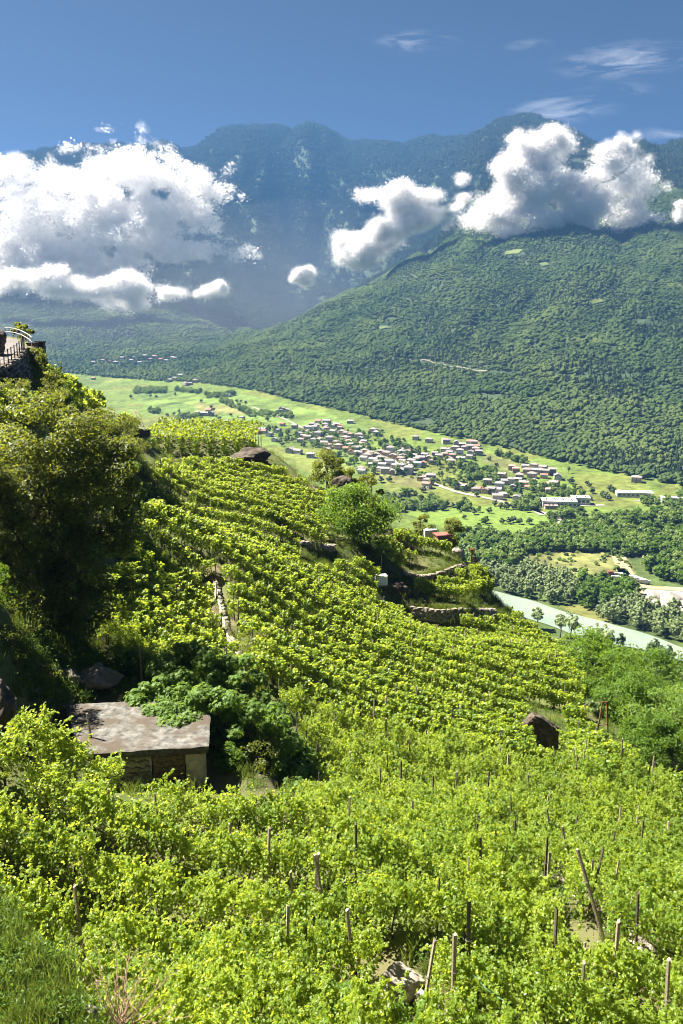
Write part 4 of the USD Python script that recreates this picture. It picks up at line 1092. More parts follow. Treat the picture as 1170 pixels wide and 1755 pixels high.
TUFTS = [(tuft(k, 46, .42, .13), 'grass_leaf', False) for k in range(3)]
WEEDS = [(weed(9 + k, 60, .28, .16, .075), 'green_leaf', False) for k in range(3)]
n = 2600
i, j = rng.integers(0, 69, n), rng.integers(2, 9, n); u, w = rng.random(n), rng.random(n)
bpnt = (P[i, j] * ((1 - u) * (1 - w))[:, None] + P[i + 1, j] * (u * (1 - w))[:, None] + P[i, j + 1] * ((1 - u) * w)[:, None] + P[i + 1, j + 1] * (u * w)[:, None])
scatter('bank_grass', TUFTS + WEEDS, bpnt - [0, 0, .03], rng.uniform(0, 6.28, n), rng.uniform(.35, .95, n), rng.choice(6, n, p=[.1, .1, .1, .24, .23, .23]), label='short grass and small weeds covering the near bank in the lower left corner', cat='grass')
for k, (i, s_) in enumerate([(26, .20), (41, .24), (44, .16), (57, .26)]):
    v, f = rock((s_, s_ * .75, s_ * .5), 300 + k, 2, .2, 8)
    o = part('stone', (v, f), 'pale_stone', None, smooth=30); place(UsdGeom.Mesh(o), bp[i] + out * .12 - [0, 0, .1], k)
    tag(o, ['pale stone at the upper edge of the grassy bank', 'wider pale stone halfway down the edge of the grassy bank', 'smallest stone halfway down the edge of the grassy bank', 'pale stone at the lower end of the grassy bank beside dry twigs'][k], 'stone')

def where(px, py, table, last):
    for (x0, y0, x1, y1), text in table:
        if x0 <= px < x1 and y0 <= py < y1:
            return text
    return last


VINE_ZONES = [((-99, 0, 190, 1460), 'at the left edge beside the stone shed'), ((190, 0, 480, 1460), 'directly in front of the stone shed and the fig tree'), ((-99, 1460, 300, 2200), 'behind the grassy bank in the lower left corner'), ((300, 1460, 620, 2200), 'left of the pale foreground rock'),
              ((480, 0, 760, 1460), 'in the near centre right of the fig tree'), ((620, 1460, 880, 2200), 'around and right of the pale foreground rock'), ((760, 0, 2000, 1460), 'above the line of pale wall stones at right')]
STAKE_ZONES = [((-9, 0, 520, 1200), 'left of and around the terrace wall'), ((520, 0, 800, 1150), 'below the white plastic tank'), ((800, 0, 1200, 1300), 'on the slope around the big boulder'), ((-9, 1200, 560, 1900), 'near the fig tree and the shed'), ((560, 1150, 800, 1330), 'in the middle of the open slope'), ((800, 1300, 1200, 1900), 'below the big boulder')]
TREE_ZONES = [((0, 0, 340, 760), 'on the sloping meadow left of the village'), ((340, 0, 480, 760), 'on the meadow above the upper village'), ((480, 0, 660, 800), 'between the houses of the upper village'), ((640, 840, 800, 900), 'in the tree rows below the lower village'), ((660, 0, 860, 840), 'between the houses of the middle village'), ((800, 860, 960, 910), 'on the flat field left of the long white hall'), ((960, 870, 1200, 920), 'between the white halls and the broadleaf wood'), ((1000, 0, 1200, 870), 'right of the hamlet under the forest')]
HOUSE_ZONES = [((0, 0, 235, 640), 'in the far left hamlet'), ((235, 0, 320, 640), 'in the far left hamlet'), ((0, 640, 420, 760), 'scattered over the meadow left of the village'), ((420, 0, 530, 800), 'at the left end of the village'), ((530, 0, 610, 800), 'in the upper left part of the village'), ((610, 0, 680, 830), 'in the middle of the village'), ((680, 0, 750, 815), 'in the right part of the village centre'), ((750, 0, 830, 800), 'at the upper right village end'), ((700, 815, 870, 880), 'along the white road below the village')]

# ------------------------------------------------------------------ vines
def vine_plant(seed, n, size, kind, w=0.62, d=0.34, h0=0.55, h1=1.85, shoots=9, wild=1.0):
    r = np.random.default_rng(seed)
    trunk = [tube([(0, 0, -.3), (.04, .02, .35), (r.uniform(-.08, .08), r.uniform(-.06, .06), .8), (r.uniform(-.3, .3), .02, 1.15)], [.04, .035, .03, .018], 6)]
    for s in (-1, 1):
        trunk.append(tube([(0, 0, .8), (s * .3, r.uniform(-.08, .08), .98), (s * .68, r.uniform(-.1, .1), 1.0 + r.uniform(-.1, .1))], [.022, .016, .008], 5))
    m = int(n * .62)
    x = r.uniform(-w, w, m)
    top = h1 - .12 + .34 * wild * (fbm(np.c_[x * 2.2 + seed, x * 0, x * 0], 2, seed) - .5)
    z = h0 + (top - h0) * r.random(m) ** .72
    y = r.normal(0, d, m) * (1.0 - .35 * np.abs((z - 1.35) / .9))
    y += .22 * wild * (fbm(np.c_[x * 2.5, z * 2.5, x * 0 + seed], 2, seed + 5) - .5)
    ps, ns = [np.c_[x, y, z]], [np.c_[r.normal(0, .3, m), np.sign(y) * .5, np.full(m, .55)]]
    for k in range(shoots * 2):      # shoots that arch out of the canopy
        if k % 3:
            b = np.array([r.uniform(-w, w), r.normal(0, d * .6), h1 - .25]); e = b + [r.normal(0, .26), r.normal(0, .26) * wild, r.uniform(.15, .55) * wild]
        else:
            b = np.array([r.uniform(-w, w), r.choice([-1, 1]) * d, r.uniform(1.0, h1)]); e = b + [r.normal(0, .3), np.sign(b[1]) * r.uniform(.15, .5), r.uniform(-.6, .1)]
        q = max(int(n * .38 / (shoots * 2)), 3)
        s = r.random(q)[:, None]
        ps.append(b * (1 - s) + e * s + r.normal(0, .06, (q, 3)) * (1.2 - s)); ns.append(r.normal(0, .4, (q, 3)) + [0, 0, .9])
    p, nn = np.vstack(ps), np.vstack(ns)
    return join(*trunk), leaves(p, size * r.uniform(.6, 1.3, len(p)), nn, kind, .75, r, .5)


NEARV = []
for k in range(7):
    c = class_prim('grapevine_kind' if k == 0 else f'grapevine_kind_{k:03d}')
    wood_, lf = vine_plant(400 + k, 1300, .09, 'vine')
    part('trunk', wood_, 'bark', c); part('foliage', lf, 'vine_leaf', c)
    NEARV.append(c)
FARV = [(vine_plant(430 + k, 560, .125, 'quad', d=.23, h1=1.85, shoots=4, wild=.45)[1], 'vine_leaf', False) for k in range(5)]
TRUNKS = [(vine_plant(430 + k, 4, .25, 'quad')[0], 'bark', False) for k in range(2)]

OUTER = [(-150, 1285), (60, 1292), (150, 1340), (240, 1372), (345, 1404), (480, 1450), (535, 1400), (515, 1290), (470, 1215), (430, 1200), (300, 1200), (200, 1160), (170, 1080), (185, 1000), (235, 930), (262, 880), (258, 840), (285, 800),
         (440, 806), (470, 812), (500, 830), (572, 866), (600, 900), (560, 925), (545, 960), (590, 985), (640, 972), (650, 935), (690, 922), (740, 940), (778, 950), (700, 977), (648, 982), (640, 990), (640, 1040), (700, 1078), (740, 1095), (790, 1070),
         (714, 1048), (700, 1010), (800, 978), (846, 1004), (849, 1018), (780, 1034), (716, 1049), (792, 1071), (865, 1058), (905, 1085), (960, 1130), (990, 1180), (1000, 1230), (1010, 1275), (1090, 1330), (1180, 1380), (1300, 1500), (1300, 1950), (-150, 1950)]
OUTP = shapely.Polygon(OUTER).buffer(0)
HOLES = shapely.union_all([shapely.Polygon(q).buffer(0) for q in (
    [(505, 955), (585, 950), (590, 985), (520, 990)], [(640, 985), (712, 985), (712, 1080), (640, 1045)], [(890, 1215), (960, 1225), (972, 1275), (975, 1325), (915, 1325), (888, 1280)],
    [(185, 1335), (365, 1380), (365, 1425), (215, 1415)], [(652, 1660), (735, 1665), (765, 1705), (765, 1770), (672, 1765)], [(872, 1490), (905, 1490), (1000, 1570), (1000, 1625), (950, 1600), (875, 1530)], [(1005, 1590), (1045, 1590), (1045, 1650), (1005, 1650)])])
TH = math.radians(-9)
U, W = np.array([math.cos(TH), math.sin(TH)]), np.array([-math.sin(TH), math.cos(TH)])
vines, posts = [], []
ROWS = [13.6 + 2.2 * k for k in range(13)]
while ROWS[-1] < 128:
    ROWS.append(ROWS[-1] + 2.6)
for k, s0 in enumerate(ROWS):
    us = np.arange(-48, 62, 0.84) + rng.uniform(-.3, .3)
    us = us + rng.normal(0, .1, len(us))
    for u in us:
        off = (fbm(np.array([[u / 22, s0 * .06, 0]]), 2, 5)[0] - .5) * 2.4
        p = U * u + W * (s0 + off + rng.normal(0, .05))
        if p[1] < 12.5 or p[1] > 125 or not (-89 < p[0] < 100):
            continue
        z = float(hill_z(p[0], p[1]))
        vines.append((p[0], p[1], z, k))
T1P, T2P = shapely.Polygon([(714, 1048), (700, 1010), (800, 978), (846, 1004), (849, 1018), (780, 1034)]), shapely.Polygon([(648, 976), (650, 935), (690, 922), (740, 940), (778, 950), (700, 977)])
extra_v = []
for s0 in np.arange(86, 110, 1.15):      # the two terraces carry closer rows
    for u in np.arange(0, 34, .8):
        p = U * u + W * s0 + rng.normal(0, .08, 2)
        extra_v.append((p[0], p[1], float(hill_z(p[0], p[1])), 99))
ex_, ey_, _ = to_px(np.array(extra_v)[:, :3])
vines += [v for v, q in zip(extra_v, shapely.contains_xy(T1P, ex_, ey_) | shapely.contains_xy(T2P, ex_, ey_)) if q]
vines = np.array(vines)
vx, vy, vd = to_px(vines[:, :3])
ok = shapely.contains_xy(OUTP, vx, vy) & ~shapely.contains_xy(HOLES, vx, vy)
for w in (WALL_A, WALL_B, WALL_C, WALL_E):
    L = shapely.LineString(w)
    ok &= shapely.distance(L, shapely.points(vines[:, :2])) > 0.75
ok &= shapely.distance(shapely.Polygon(RF), shapely.points(vines[:, :2])) > 1.7
ok &= shapely.distance(shapely.LineString(bp[:, :2]), shapely.points(vines[:, :2])) > 1.5
ok &= rng.random(len(vines)) > 0.015
vines, vx, vy, vd = vines[ok], vx[ok], vy[ok], vd[ok]
_, vtop, _ = to_px(vines[:, :3] + [0, 0, 2.0])
infr = (vx > -25) & (vx < 1195) & (vtop < 1765)
order = np.argsort(np.where(infr, vd, 1e9))
near_i, far_i = order[:300], order[300:]
for i in near_i:
    x, y, z, k = vines[i]
    zone = where(vx[i], vy[i], VINE_ZONES, 'in the lower right corner')
    copy_of(NEARV[rng.integers(0, 7)], 'grapevine', 'leafy green grapevine ' + zone,
            'grapevine', (x, y, z - .05), TH + rng.choice([0, math.pi]) + rng.normal(0, .12), (1.0, rng.uniform(1.05, 1.4), rng.uniform(.86, 1.14)), 'vines ' + zone)
fp = vines[far_i]
hedge = fp[:, 1] > 88
scl = np.c_[np.full(len(fp), 1.08), np.where(hedge, rng.uniform(.75, .95, len(fp)), rng.uniform(.95, 1.1, len(fp))), rng.uniform(.93, 1.06, len(fp))]
rz = TH + rng.choice([0, math.pi], len(fp)) + rng.normal(0, .03, len(fp))
scatter('vine_rows', FARV + TRUNKS, np.vstack([fp[:, :3], fp[:, :3]]) - [0, 0, .05], np.r_[rz, rz], np.vstack([scl, scl]), np.r_[rng.integers(0, 5, len(fp)), rng.integers(5, 7, len(fp))], label='rows of green grapevines covering the slope beyond the shed up to the ridge', cat='vineyard')
print('vines', len(vines))

# ------------------------------------------------------------------ stakes
def stake_class(name, mat, seed, r0=.055, h=2.35):
    c = class_prim(name)
    r = np.random.default_rng(seed)
    n = 6
    poly = [(math.cos(a) * r0 * r.uniform(.75, 1.15), math.sin(a) * r0 * r.uniform(.75, 1.15)) for a in np.arange(n) * 2 * math.pi / n]
    v, f = prism(poly, -.4, h)
    v[n:, :2] *= .85; v[n:, :2] += r.normal(0, .02, 2)
    v[n:, 2] += r.uniform(-.05, .05, n)
    part('post', (v, f), mat, c)
    part('wire_tie', tube([(math.cos(a) * r0 * 1.15, math.sin(a) * r0 * 1.15, h * .62) for a in np.linspace(0, 6.28, 9)], .012, 4), 'dark_metal', c)
    return c


PALE = [stake_class('pale_stake_kind' if k == 0 else f'pale_stake_kind_{k:03d}', 'stake_wood', k) for k in range(3)]
DARK = [stake_class('dark_stake_kind' if k == 0 else f'dark_stake_kind_{k:03d}', 'old_stake_wood', 10 + k, .05) for k in range(3)]
HAND = [(650, 1318, 0, 0), (688, 1310, 1, 0), (543, 1282, 1, 0), (783, 1326, 0, 0), (630, 1412, 1, .18), (826, 1435, 1, 0), (880, 1408, 1, 0), (971, 1390, 1, .2), (1000, 1425, 0, .22), (1062, 1385, 0, 0), (1101, 1408, 1, 0), (937, 1445, 1, 0),
        (940, 1463, 0, 0), (1163, 1420, 0, .15), (1078, 1493, 0, .35), (1097, 1553, 1, 0), (1057, 1612, 0, 0), (998, 1671, 0, 0), (1149, 1689, 0, 0), (740, 1638, 0, .14), (632, 1554, 0, .2), (779, 1638, 0, 0), (814, 1590, 1, .08), (488, 1575, 0, 0),
        (285, 1368, 0, .12), (467, 1432, 0, .1), (551, 1482, 0, .12), (169, 1232, 0, .12), (507, 1222, 0, 0), (588, 1496, 0, .2), (952, 1592, 1, 0), (950, 1290, 1, 0), (742, 1338, 1, 0), (137, 1540, 0, 0), (1002, 1290, 0, 0), (835, 1328, 1, 0), (602, 1290, 0, 0), (574, 1190, 0, 0), (640, 1200, 0, 0), (715, 1180, 0, 0), (1118, 1300, 0, 0), (1066, 1268, 0, 0), (240, 1105, 0, 0), (388, 1110, 0, 0), (1030, 1460, 1, .15), (700, 1270, 1, 0), (660, 1235, 0, 0), (905, 1330, 0, 0), (870, 1300, 0, 0)]
for px, py, dk, lean in HAND:
    p = on_hill(px, py, y0=13.5, lift=2.3)
    zone = where(px, py, STAKE_ZONES, 'in the near vines')
    look = 'dark weathered' if dk else 'pale grey'
    lab = look + (' leaning' if lean > .1 else '') + ' wooden stake among the vines ' + zone
    copy_of((DARK if dk else PALE)[rng.integers(0, 3)], 'dark_stake' if dk else 'vine_stake', lab, 'vine stake',
            (p[0] - lean * 2.0, p[1], p[2]), rng.uniform(0, 6), rng.uniform(.95, 1.08) * (1.15 if py > 1480 else 1.0), look + (' leaning' if lean > .1 else '') + ' stakes ' + zone, tilt=(rng.normal(0, .02), lean + rng.normal(0, .02)))
far_posts = []
for k, s0 in enumerate(ROWS):
    for u in np.arange(-48, 62, 4.1) + rng.uniform(0, 4):
        p = U * u + W * (s0 + (fbm(np.array([[u / 22, s0 * .06, 0]]), 2, 5)[0] - .5) * 2.4)
        if 20 < p[1] < 122:
            far_posts.append((p[0], p[1], float(hill_z(p[0], p[1]))))
far_posts = np.array(far_posts)
qx, qy, qd = to_px(far_posts)
ok = shapely.contains_xy(OUTP, qx, qy) & ~shapely.contains_xy(HOLES, qx, qy) & (qx > 0) & (qx < 1170) & (qy < 1800)
far_posts, qd = far_posts[ok], qd[ok]
o_ = np.argsort(qd)
for i in o_[:130]:
    zone = where(qx[ok][i], qy[ok][i], STAKE_ZONES, 'in the lower part of the slope')
    copy_of((DARK + PALE)[rng.integers(0, 6)], 'slope_stake', 'thin wooden stake holding up a vine ' + zone, 'vine stake', far_posts[i], rng.uniform(0, 6), (.8, .8, rng.uniform(.82, .98)), 'thin stakes ' + zone, tilt=tuple(rng.normal(0, .05, 2)))
v, f = prism([(-.04, -.04), (.04, -.04), (.04, .04), (-.04, .04)], -.3, 2.15)
fp = far_posts[o_[130:]]
scatter('distant_stakes', [((v, f), 'stake_wood', False)], fp, rng.uniform(0, 3, len(fp)), rng.uniform(.9, 1.05, len(fp)), np.zeros(len(fp), int), label='thin stakes standing in the distant vine rows below the ridge', cat='stakes')
p0, p1 = on_hill(811, 1672, y0=13.5, lift=1.7) + [0, 0, 1.7], on_hill(868, 1718, y0=13.5, lift=1.5) + [0, 0, 1.5]
o = part('twine', tube(smooth_path([p0, (p0 + p1) / 2 - [0, 0, .1], p1], 9), .006, 5), 'twine', None); tag(o, 'turquoise twine tied to a dark stake in the foreground vines', 'twine')

# ------------------------------------------------------------------ pergola on the ridge
t = thing('pergola', 'long vine pergola on the ridge with leafy roof and hanging front curtain', 'pergola')
PX = np.linspace(240, 432, 9)
fr = np.array([[*(at(x, 779, 118.0)[:2]), 0] for x in PX]); fr[:, 2] = hill_z(fr[:, 0], fr[:, 1])
HT = 2.25
zr = np.interp(np.arange(9), [0, 8], [at(240, 748, 118)[2], at(432, 752, 118)[2]])
for k in range(9):
    for j in range(4):
        y = fr[k, 1] + 0.2 + j * 4.4
        zg = float(hill_z(fr[k, 0], y))
        part('post', tube([(fr[k, 0], y, zg - .3), (fr[k, 0], y, max(zr[k] + j * .25, zg + 1.2))], .06, 5), 'stake_wood', t)
beam = []
for j in range(4):
    part('beam', tube([(fr[0, 0] - .3, fr[0, 1] + .2 + j * 4.4, zr[0] + j * .25 + .05), (fr[-1, 0] + .3, fr[-1, 1] + .2 + j * 4.4, zr[-1] + j * .25 + .05)], .05, 5), 'stake_wood', t)
n = 5200
s, d = rng.random(n), rng.random(n)
top = np.c_[fr[0, 0] + (fr[-1, 0] - fr[0, 0]) * s, fr[0, 1] + (fr[-1, 1] - fr[0, 1]) * s + d * 14.2 - .3, zr[0] + (zr[-1] - zr[0]) * s + d * .8 + .1]
top[:, 2] += rng.normal(0, .16, n) + .9 * (fbm(top * .8, 3, 8) - .5) - .25 * (np.abs(np.sin(d * 14.2 * math.pi / 2.4)) ** 3)
top[:, :2] += rng.normal(0, .25, (n, 2))
part('roof_foliage', leaves(top, .30 * rng.uniform(.6, 1.2, n), np.tile([0, -.4, .8], (n, 1)), 'quad', .9), 'pergola_leaf', t)
for k in range(9):
    n = 190
    p = np.c_[fr[k, 0] + rng.normal(0, .22, n), fr[k, 1] + .1 + rng.normal(0, .18, n), zr[k] - rng.random(n) ** .8 * (zr[k] - fr[k, 2] - .2)]
    part('hanging_vine', leaves(p, .22 * rng.uniform(.6, 1.2, n), np.tile([-.3, -1, .3], (n, 1)), 'quad', .6), 'vine_leaf', t)

# ------------------------------------------------------------------ trees and bushes of the hill
def tree_thing(name, label, cat, px, top, y, half, leaf, n, size, seed, kind='oval', low=.15, trunk=.3, clumps=45, wide=1.0, base=None, group=None, spread=.7):
    a, _ = slopes(px, top)
    x = float(a * y)
    zg = float(hill_z(x, y)) if base is None else base
    h = float(at(px, top, y)[2]) - zg
    _, _, d = to_px(np.array([x, y, zg]))
    cr = half * d / FPX
    t = thing(name, label, cat, (x, y, zg))
    w, c = tree_parts(seed, h, cr, n, size, kind, trunk, clumps, low, wide, spread=spread)
    part('trunk', w, 'bark', t); part('crown', c, leaf, t)
    return t


t = thing('large_tree', 'large dark leafy tree filling the left side above the shed', 'tree')
r = np.random.default_rng(501)
cs, rs = [], []
for px, py, y, a_, b_, c_, m in [(60, 770, 44, 4.3, 3.6, 3.3, 44), (150, 820, 44, 3.0, 3.0, 3.4, 36), (40, 900, 43, 3.6, 3.0, 4.0, 40), (140, 945, 43.5, 2.7, 2.4, 3.0, 30), (120, 1030, 43, 1.9, 1.8, 1.7, 16), (-60, 830, 43, 3.4, 3, 4.5, 26), (205, 890, 45, 1.5, 1.6, 1.9, 12)]:
    c = at(px, py, y)
    d = r.standard_normal((m, 3)); d /= np.linalg.norm(d, axis=1, keepdims=True)
    cs.append(c + d * (r.uniform(.35, 1, m) ** .5)[:, None] * [a_, b_, c_]); rs.append(r.uniform(.55, 1.15, m))
cs, rs = np.vstack(cs), np.concatenate(rs)
p, nn = clumped(r, cs, rs, 60000)
rt = at(95, 1095, 43.5); rt[2] = hill_z(rt[0], rt[1]) - .4
wd = [tube(smooth_path([rt, rt + [.2, 0, 2.5], rt + [-.3, .2, 6], rt + [-.6, .3, 10]], 8), [.34, .30, .27, .24, .2, .15, .1, .05], 8)]
for k in r.choice(len(cs), 30, replace=False):
    a_ = rt + [0, 0, r.uniform(1.5, 7)]
    m = (a_ + cs[k]) / 2 + r.normal(0, .25, 3)
    wd.append(tube(smooth_path([a_, m, cs[k]], 6), [.11, .09, .07, .05, .03, .015], 5))
part('trunk', join(*wd), 'bark', t)
part('crown', leaves(p, .22 * r.uniform(.6, 1.25, len(p)), nn + [0, 0, .3], 'oval', .6, r, .3), 'dark_leaf', t)
tree_thing('ridge_tree', 'round bright green tree on the ridge above the terraces', 'tree', 606, 829, 96, 68, 'acacia_leaf', 10000, .34, 502, low=.02, clumps=60)
tree_thing('ridge_tree', 'narrow dark tree just behind the round green ridge tree', 'tree', 634, 808, 106, 27, 'dark_leaf', 2600, .34, 503, low=.05, clumps=22)
tree_thing('ridge_tree', 'olive green tree on the ridge left of the brown rock', 'tree', 560, 770, 112, 40, 'bush_leaf', 3600, .34, 504, low=.05, clumps=26)
tree_thing('ridge_tree', 'dark green tree between the olive tree and the narrow dark tree', 'tree', 600, 796, 110, 38, 'dark_leaf', 3600, .34, 505, low=.05, clumps=26)
tree_thing('ridge_tree', 'slender yellowish tree right of the red brick hut', 'tree', 772, 880, 106, 30, 'bush_leaf', 2000, .30, 506, low=.05, clumps=24)
tree_thing('ridge_tree', 'small yellowish tree left of the concrete tank', 'tree', 722, 876, 108, 22, 'bush_leaf', 1300, .30, 507, low=.05, clumps=18)
tree_thing('ridge_bush', 'reddish brown withered bush on the ridge right of the pale rocks', 'bush', 810, 936, 107, 12, 'dry_leaf', 500, .26, 508, low=.02, clumps=12)
tree_thing('ridge_tree', 'light green acacia at the vineyard edge below the river', 'tree', 1015, 1090, 84, 82, 'acacia_leaf', 9000, .34, 511, low=.02, clumps=60)
tree_thing('ridge_tree', 'bright green acacia behind the dark trees at the right edge', 'tree', 1110, 1102, 88, 88, 'acacia_leaf', 8500, .36, 512, low=.02, clumps=60)
tree_thing('ridge_tree', 'dark broad tree right of the rusty frame', 'tree', 1085, 1150, 68, 92, 'green_leaf', 11000, .27, 513, low=.02, clumps=55)
tree_thing('ridge_tree', 'dark tree cut by the right picture edge', 'tree', 1168, 1165, 62, 85, 'fig_leaf', 9500, .27, 514, low=.02, clumps=50)
tree_thing('ridge_tree', 'green tree in the shade below the right vineyard edge', 'tree', 1130, 1225, 58, 75, 'green_leaf', 8000, .24, 515, low=.02, clumps=45)
tree_thing('ridge_tree', 'low leafy tree in front of the light green acacia', 'tree', 1030, 1160, 70, 50, 'green_leaf', 4500, .27, 516, low=.02, clumps=30)
tree_thing('ridge_bush', 'dry brownish bush at the edge of the vines left of the acacia', 'bush', 958, 1172, 78, 22, 'dry_leaf', 700, .24, 517, low=.02, clumps=14)
tree_thing('ridge_bush', 'grey green bush between the boulder and the rusty frame', 'bush', 1012, 1195, 66, 20, 'silver_leaf', 900, .2, 518, low=.02, clumps=16)
tree_thing('roadside_tree', 'dark small tree behind the white guard rail', 'tree', 37, 553, 86, 20, 'dark_leaf', 1300, .30, 519, low=.02, clumps=20, base=float(at(37, 592, 86)[2]))
tree_thing('roadside_tree', 'small flat topped dark tree on the ridge right of the gateposts', 'tree', 100, 612, 92, 11, 'dark_leaf', 500, .26, 520, low=.3, clumps=10)

BUSHK = []
for k, (lf, sz, ky) in enumerate([('bush_leaf', .17, 'oval'), ('green_leaf', .18, 'oval'), ('vine_leaf', .20, 'quad'), ('dark_leaf', .18, 'oval')]):
    c = class_prim('bush_kind' if k == 0 else f'bush_kind_{k:03d}')
    w, cr_ = tree_parts(600 + k, 2.6, 1.6, 1700, sz, ky, .2, 26, .0)
    part('stems', w, 'bark', c); part('foliage', cr_, lf, c)
    BUSHK.append(c)
def bush(k, px, py, y, s, label, group=None):
    a, _ = slopes(px, py); x = float(a * y)
    copy_of(BUSHK[k], 'slope_bush', label, 'bush', (x, y, float(hill_z(x, y)) - .25), rng.uniform(0, 6.28), (s, s, s * rng.uniform(.8, 1.05)), group)


KN = ['olive green bush on the steep slope under the road', 'fresh green bush on the steep slope under the road', 'yellow green creeper bush on the steep slope under the road', 'dark green bush on the steep slope under the road']
KG = ['olive bushes under the road', 'fresh green bushes under the road', 'yellow green creepers under the road', 'dark bushes under the road']
for px, py, y, k, s in [(-20, 680, 56, 0, 1.2), (10, 690, 57, 2, 1.0), (30, 668, 62, 0, .9), (45, 690, 60, 1, 1.1), (62, 662, 68, 3, 1.2), (75, 640, 74, 3, 1.1), (58, 628, 76, 3, .9), (85, 655, 76, 2, 1.0), (80, 690, 66, 0, 1.2), (100, 665, 80, 1, 1.1), (105, 690, 74, 1, 1.2), (118, 672, 86, 2, 1.0), (125, 705, 76, 0, 1.3), (140, 690, 88, 2, 1.1),
                       (150, 715, 84, 3, 1.4), (162, 702, 94, 2, 1.0), (172, 725, 90, 3, 1.5), (178, 706, 100, 2, 1.0), (190, 740, 92, 3, 1.5), (195, 716, 104, 2, 1.0), (205, 730, 104, 2, 1.1), (215, 728, 110, 1, .9), (210, 760, 98, 3, 1.3), (225, 745, 108, 0, 1.1), (225, 775, 102, 3, 1.2), (160, 750, 80, 0, 1.4), (185, 775, 82, 0, 1.5), (200, 800, 84, 1, 1.3), (235, 800, 96, 3, 1.2), (245, 818, 92, 3, 1.1),
                       (232, 840, 86, 3, 1.2), (250, 852, 86, 1, .9), (140, 780, 72, 0, 1.5), (205, 850, 76, 1, 1.4), (225, 880, 74, 2, 1.1), (95, 712, 66, 0, 1.3), (60, 720, 60, 0, 1.3), (20, 725, 54, 0, 1.3), (-30, 740, 50, 0, 1.3), (70, 672, 70, 3, 1.0), (130, 668, 94, 1, .8), (150, 684, 98, 2, .9)]:
    zone = 'just below the road wall and the gateposts' if py < 665 else ('on the ridge between the gateposts and the sloping rails' if px > 120 and py < 732 else ('above the crown of the large tree' if px < 120 else 'right of the large tree below the ridge'))
    bush(k, px, py, y, s, KN[k].replace('on the steep slope under the road', zone), KG[k].replace('under the road', zone))
for px, py, y, k, s, lab in [(20, 960, 40, 3, 1.0, 'pale edged leafy bush on the bank under the large tree at the left edge'), (55, 1010, 40, 1, .7, 'feathery green bush below the large tree on the earth bank'), (175, 1165, 40.5, 1, .75, 'low leafy bush right of the flat rock slab behind the shed'), (215, 1140, 42, 3, .9, 'dark bush between the rock slab and the upper vines'), (214, 722, 109, 2, 1.0, 'bright bush on the ridge left of the pale sloping rails'), (228, 740, 108.5, 0, 1.0, 'olive bush below the pale sloping rails on the ridge'), (250, 748, 110, 1, .7, 'green bush between the sloping rails and the pergola'), (445, 1352, 37.3, 1, .8, 'green bush in the gap right of the fig tree'), (-12, 1045, 36.5, 1, .9, 'fresh green bush at the left edge above the dark cut rock'), (18, 1110, 36, 0, .8, 'olive bush on the earth bank between the left edge and the rock slab'), (448, 1400, 35.2, 3, .75, 'dark bush at the foot of the fig tree beside the vines'), (395, 1385, 34.6, 1, .6, 'low green bush in the shade right of the shed pillar'), (70, 1135, 37, 0, .55, 'tall grassy plant in the middle of the earth bank'), (440, 1160, 53, 3, .9, 'dark bush in the shade at the foot of the terrace wall'), (455, 1190, 50, 3, .8, 'lower dark bush at the foot of the terrace wall beside the fig tree'), (870, 1075, 92, 1, .8, 'green bush at the corner below the lower terrace'), (915, 1105, 86, 0, .8, 'dry olive bush on the ridge below the lower terrace'), (940, 1125, 82, 0, .7, 'small olive bush on the ridge above the acacia'), (648, 972, 94, 3, .8, 'dark bush under the round ridge tree'), (625, 960, 95, 3, .8, 'dark low bush at the trunk of the round ridge tree'), (830, 1000, 104, 0, .6, 'brownish bush beside the lowest ridge rock')]:
    bush(k, px, py, y, s, lab)

# fig tree beside and over the shed
t = thing('fig_tree', 'big dark green fig tree spreading beside and over the shed roof', 'fig tree')
r = np.random.default_rng(77)
cs, rs = [], []
for px, py, y, a_, b_, c_, m in [(430, 1265, 36, 1.7, 1.4, 2.2, 30), (480, 1360, 35, 1.3, 1.2, 1.4, 18), (330, 1150, 39.2, 2.2, 1.3, 1.2, 30), (285, 1185, 38.0, 1.5, .8, .7, 16), (300, 1222, 36.4, 1.4, .8, .5, 20), (255, 1206, 37.2, .9, .6, .45, 12), (310, 1242, 35.2, .8, .5, .35, 10), (345, 1200, 36.8, 1.3, .8, .7, 18), (370, 1215, 36.5, 1.2, .8, .8, 16), (460, 1240, 38, 1.3, 1.2, 1.3, 18), (400, 1400, 34.6, 1.0, .9, 1.0, 14), (400, 1170, 39, 1.5, 1.2, 1.3, 16), (410, 1350, 35.2, 1.0, 1.0, 1.6, 14), (290, 1222, 36.3, 0.8, .5, .42, 6), (500, 1300, 37, 1.0, 1.0, 1.2, 10)]:
    c = at(px, py, y)
    d = r.standard_normal((m, 3)); d /= np.linalg.norm(d, axis=1, keepdims=True)
    cs.append(c + d * (r.uniform(.3, 1, m) ** .5)[:, None] * [a_, b_, c_]); rs.append(r.uniform(.35, .62, m))
cs, rs = np.vstack(cs), np.concatenate(rs)
p, nn = clumped(r, cs, rs, 26000)
part('crown', leaves(p, .25 * r.uniform(.6, 1.25, len(p)), nn + [0, 0, .3], 'fig', .55, r, .3), 'fig_leaf', t)
rt = at(418, 1405, 36.5); rt[2] = hill_z(rt[0], rt[1]) - .3
wd = []
for k in r.choice(len(cs), 34, replace=False):
    m = (rt * .45 + cs[k] * .55) + r.normal(0, .15, 3); m[2] -= .35
    wd.append(tube(smooth_path([rt + r.normal(0, .12, 3) * [1, 1, 0], m, cs[k]], 6), [.09, .075, .055, .04, .025, .012], 5))
part('trunk', join(*wd), 'bark', t)

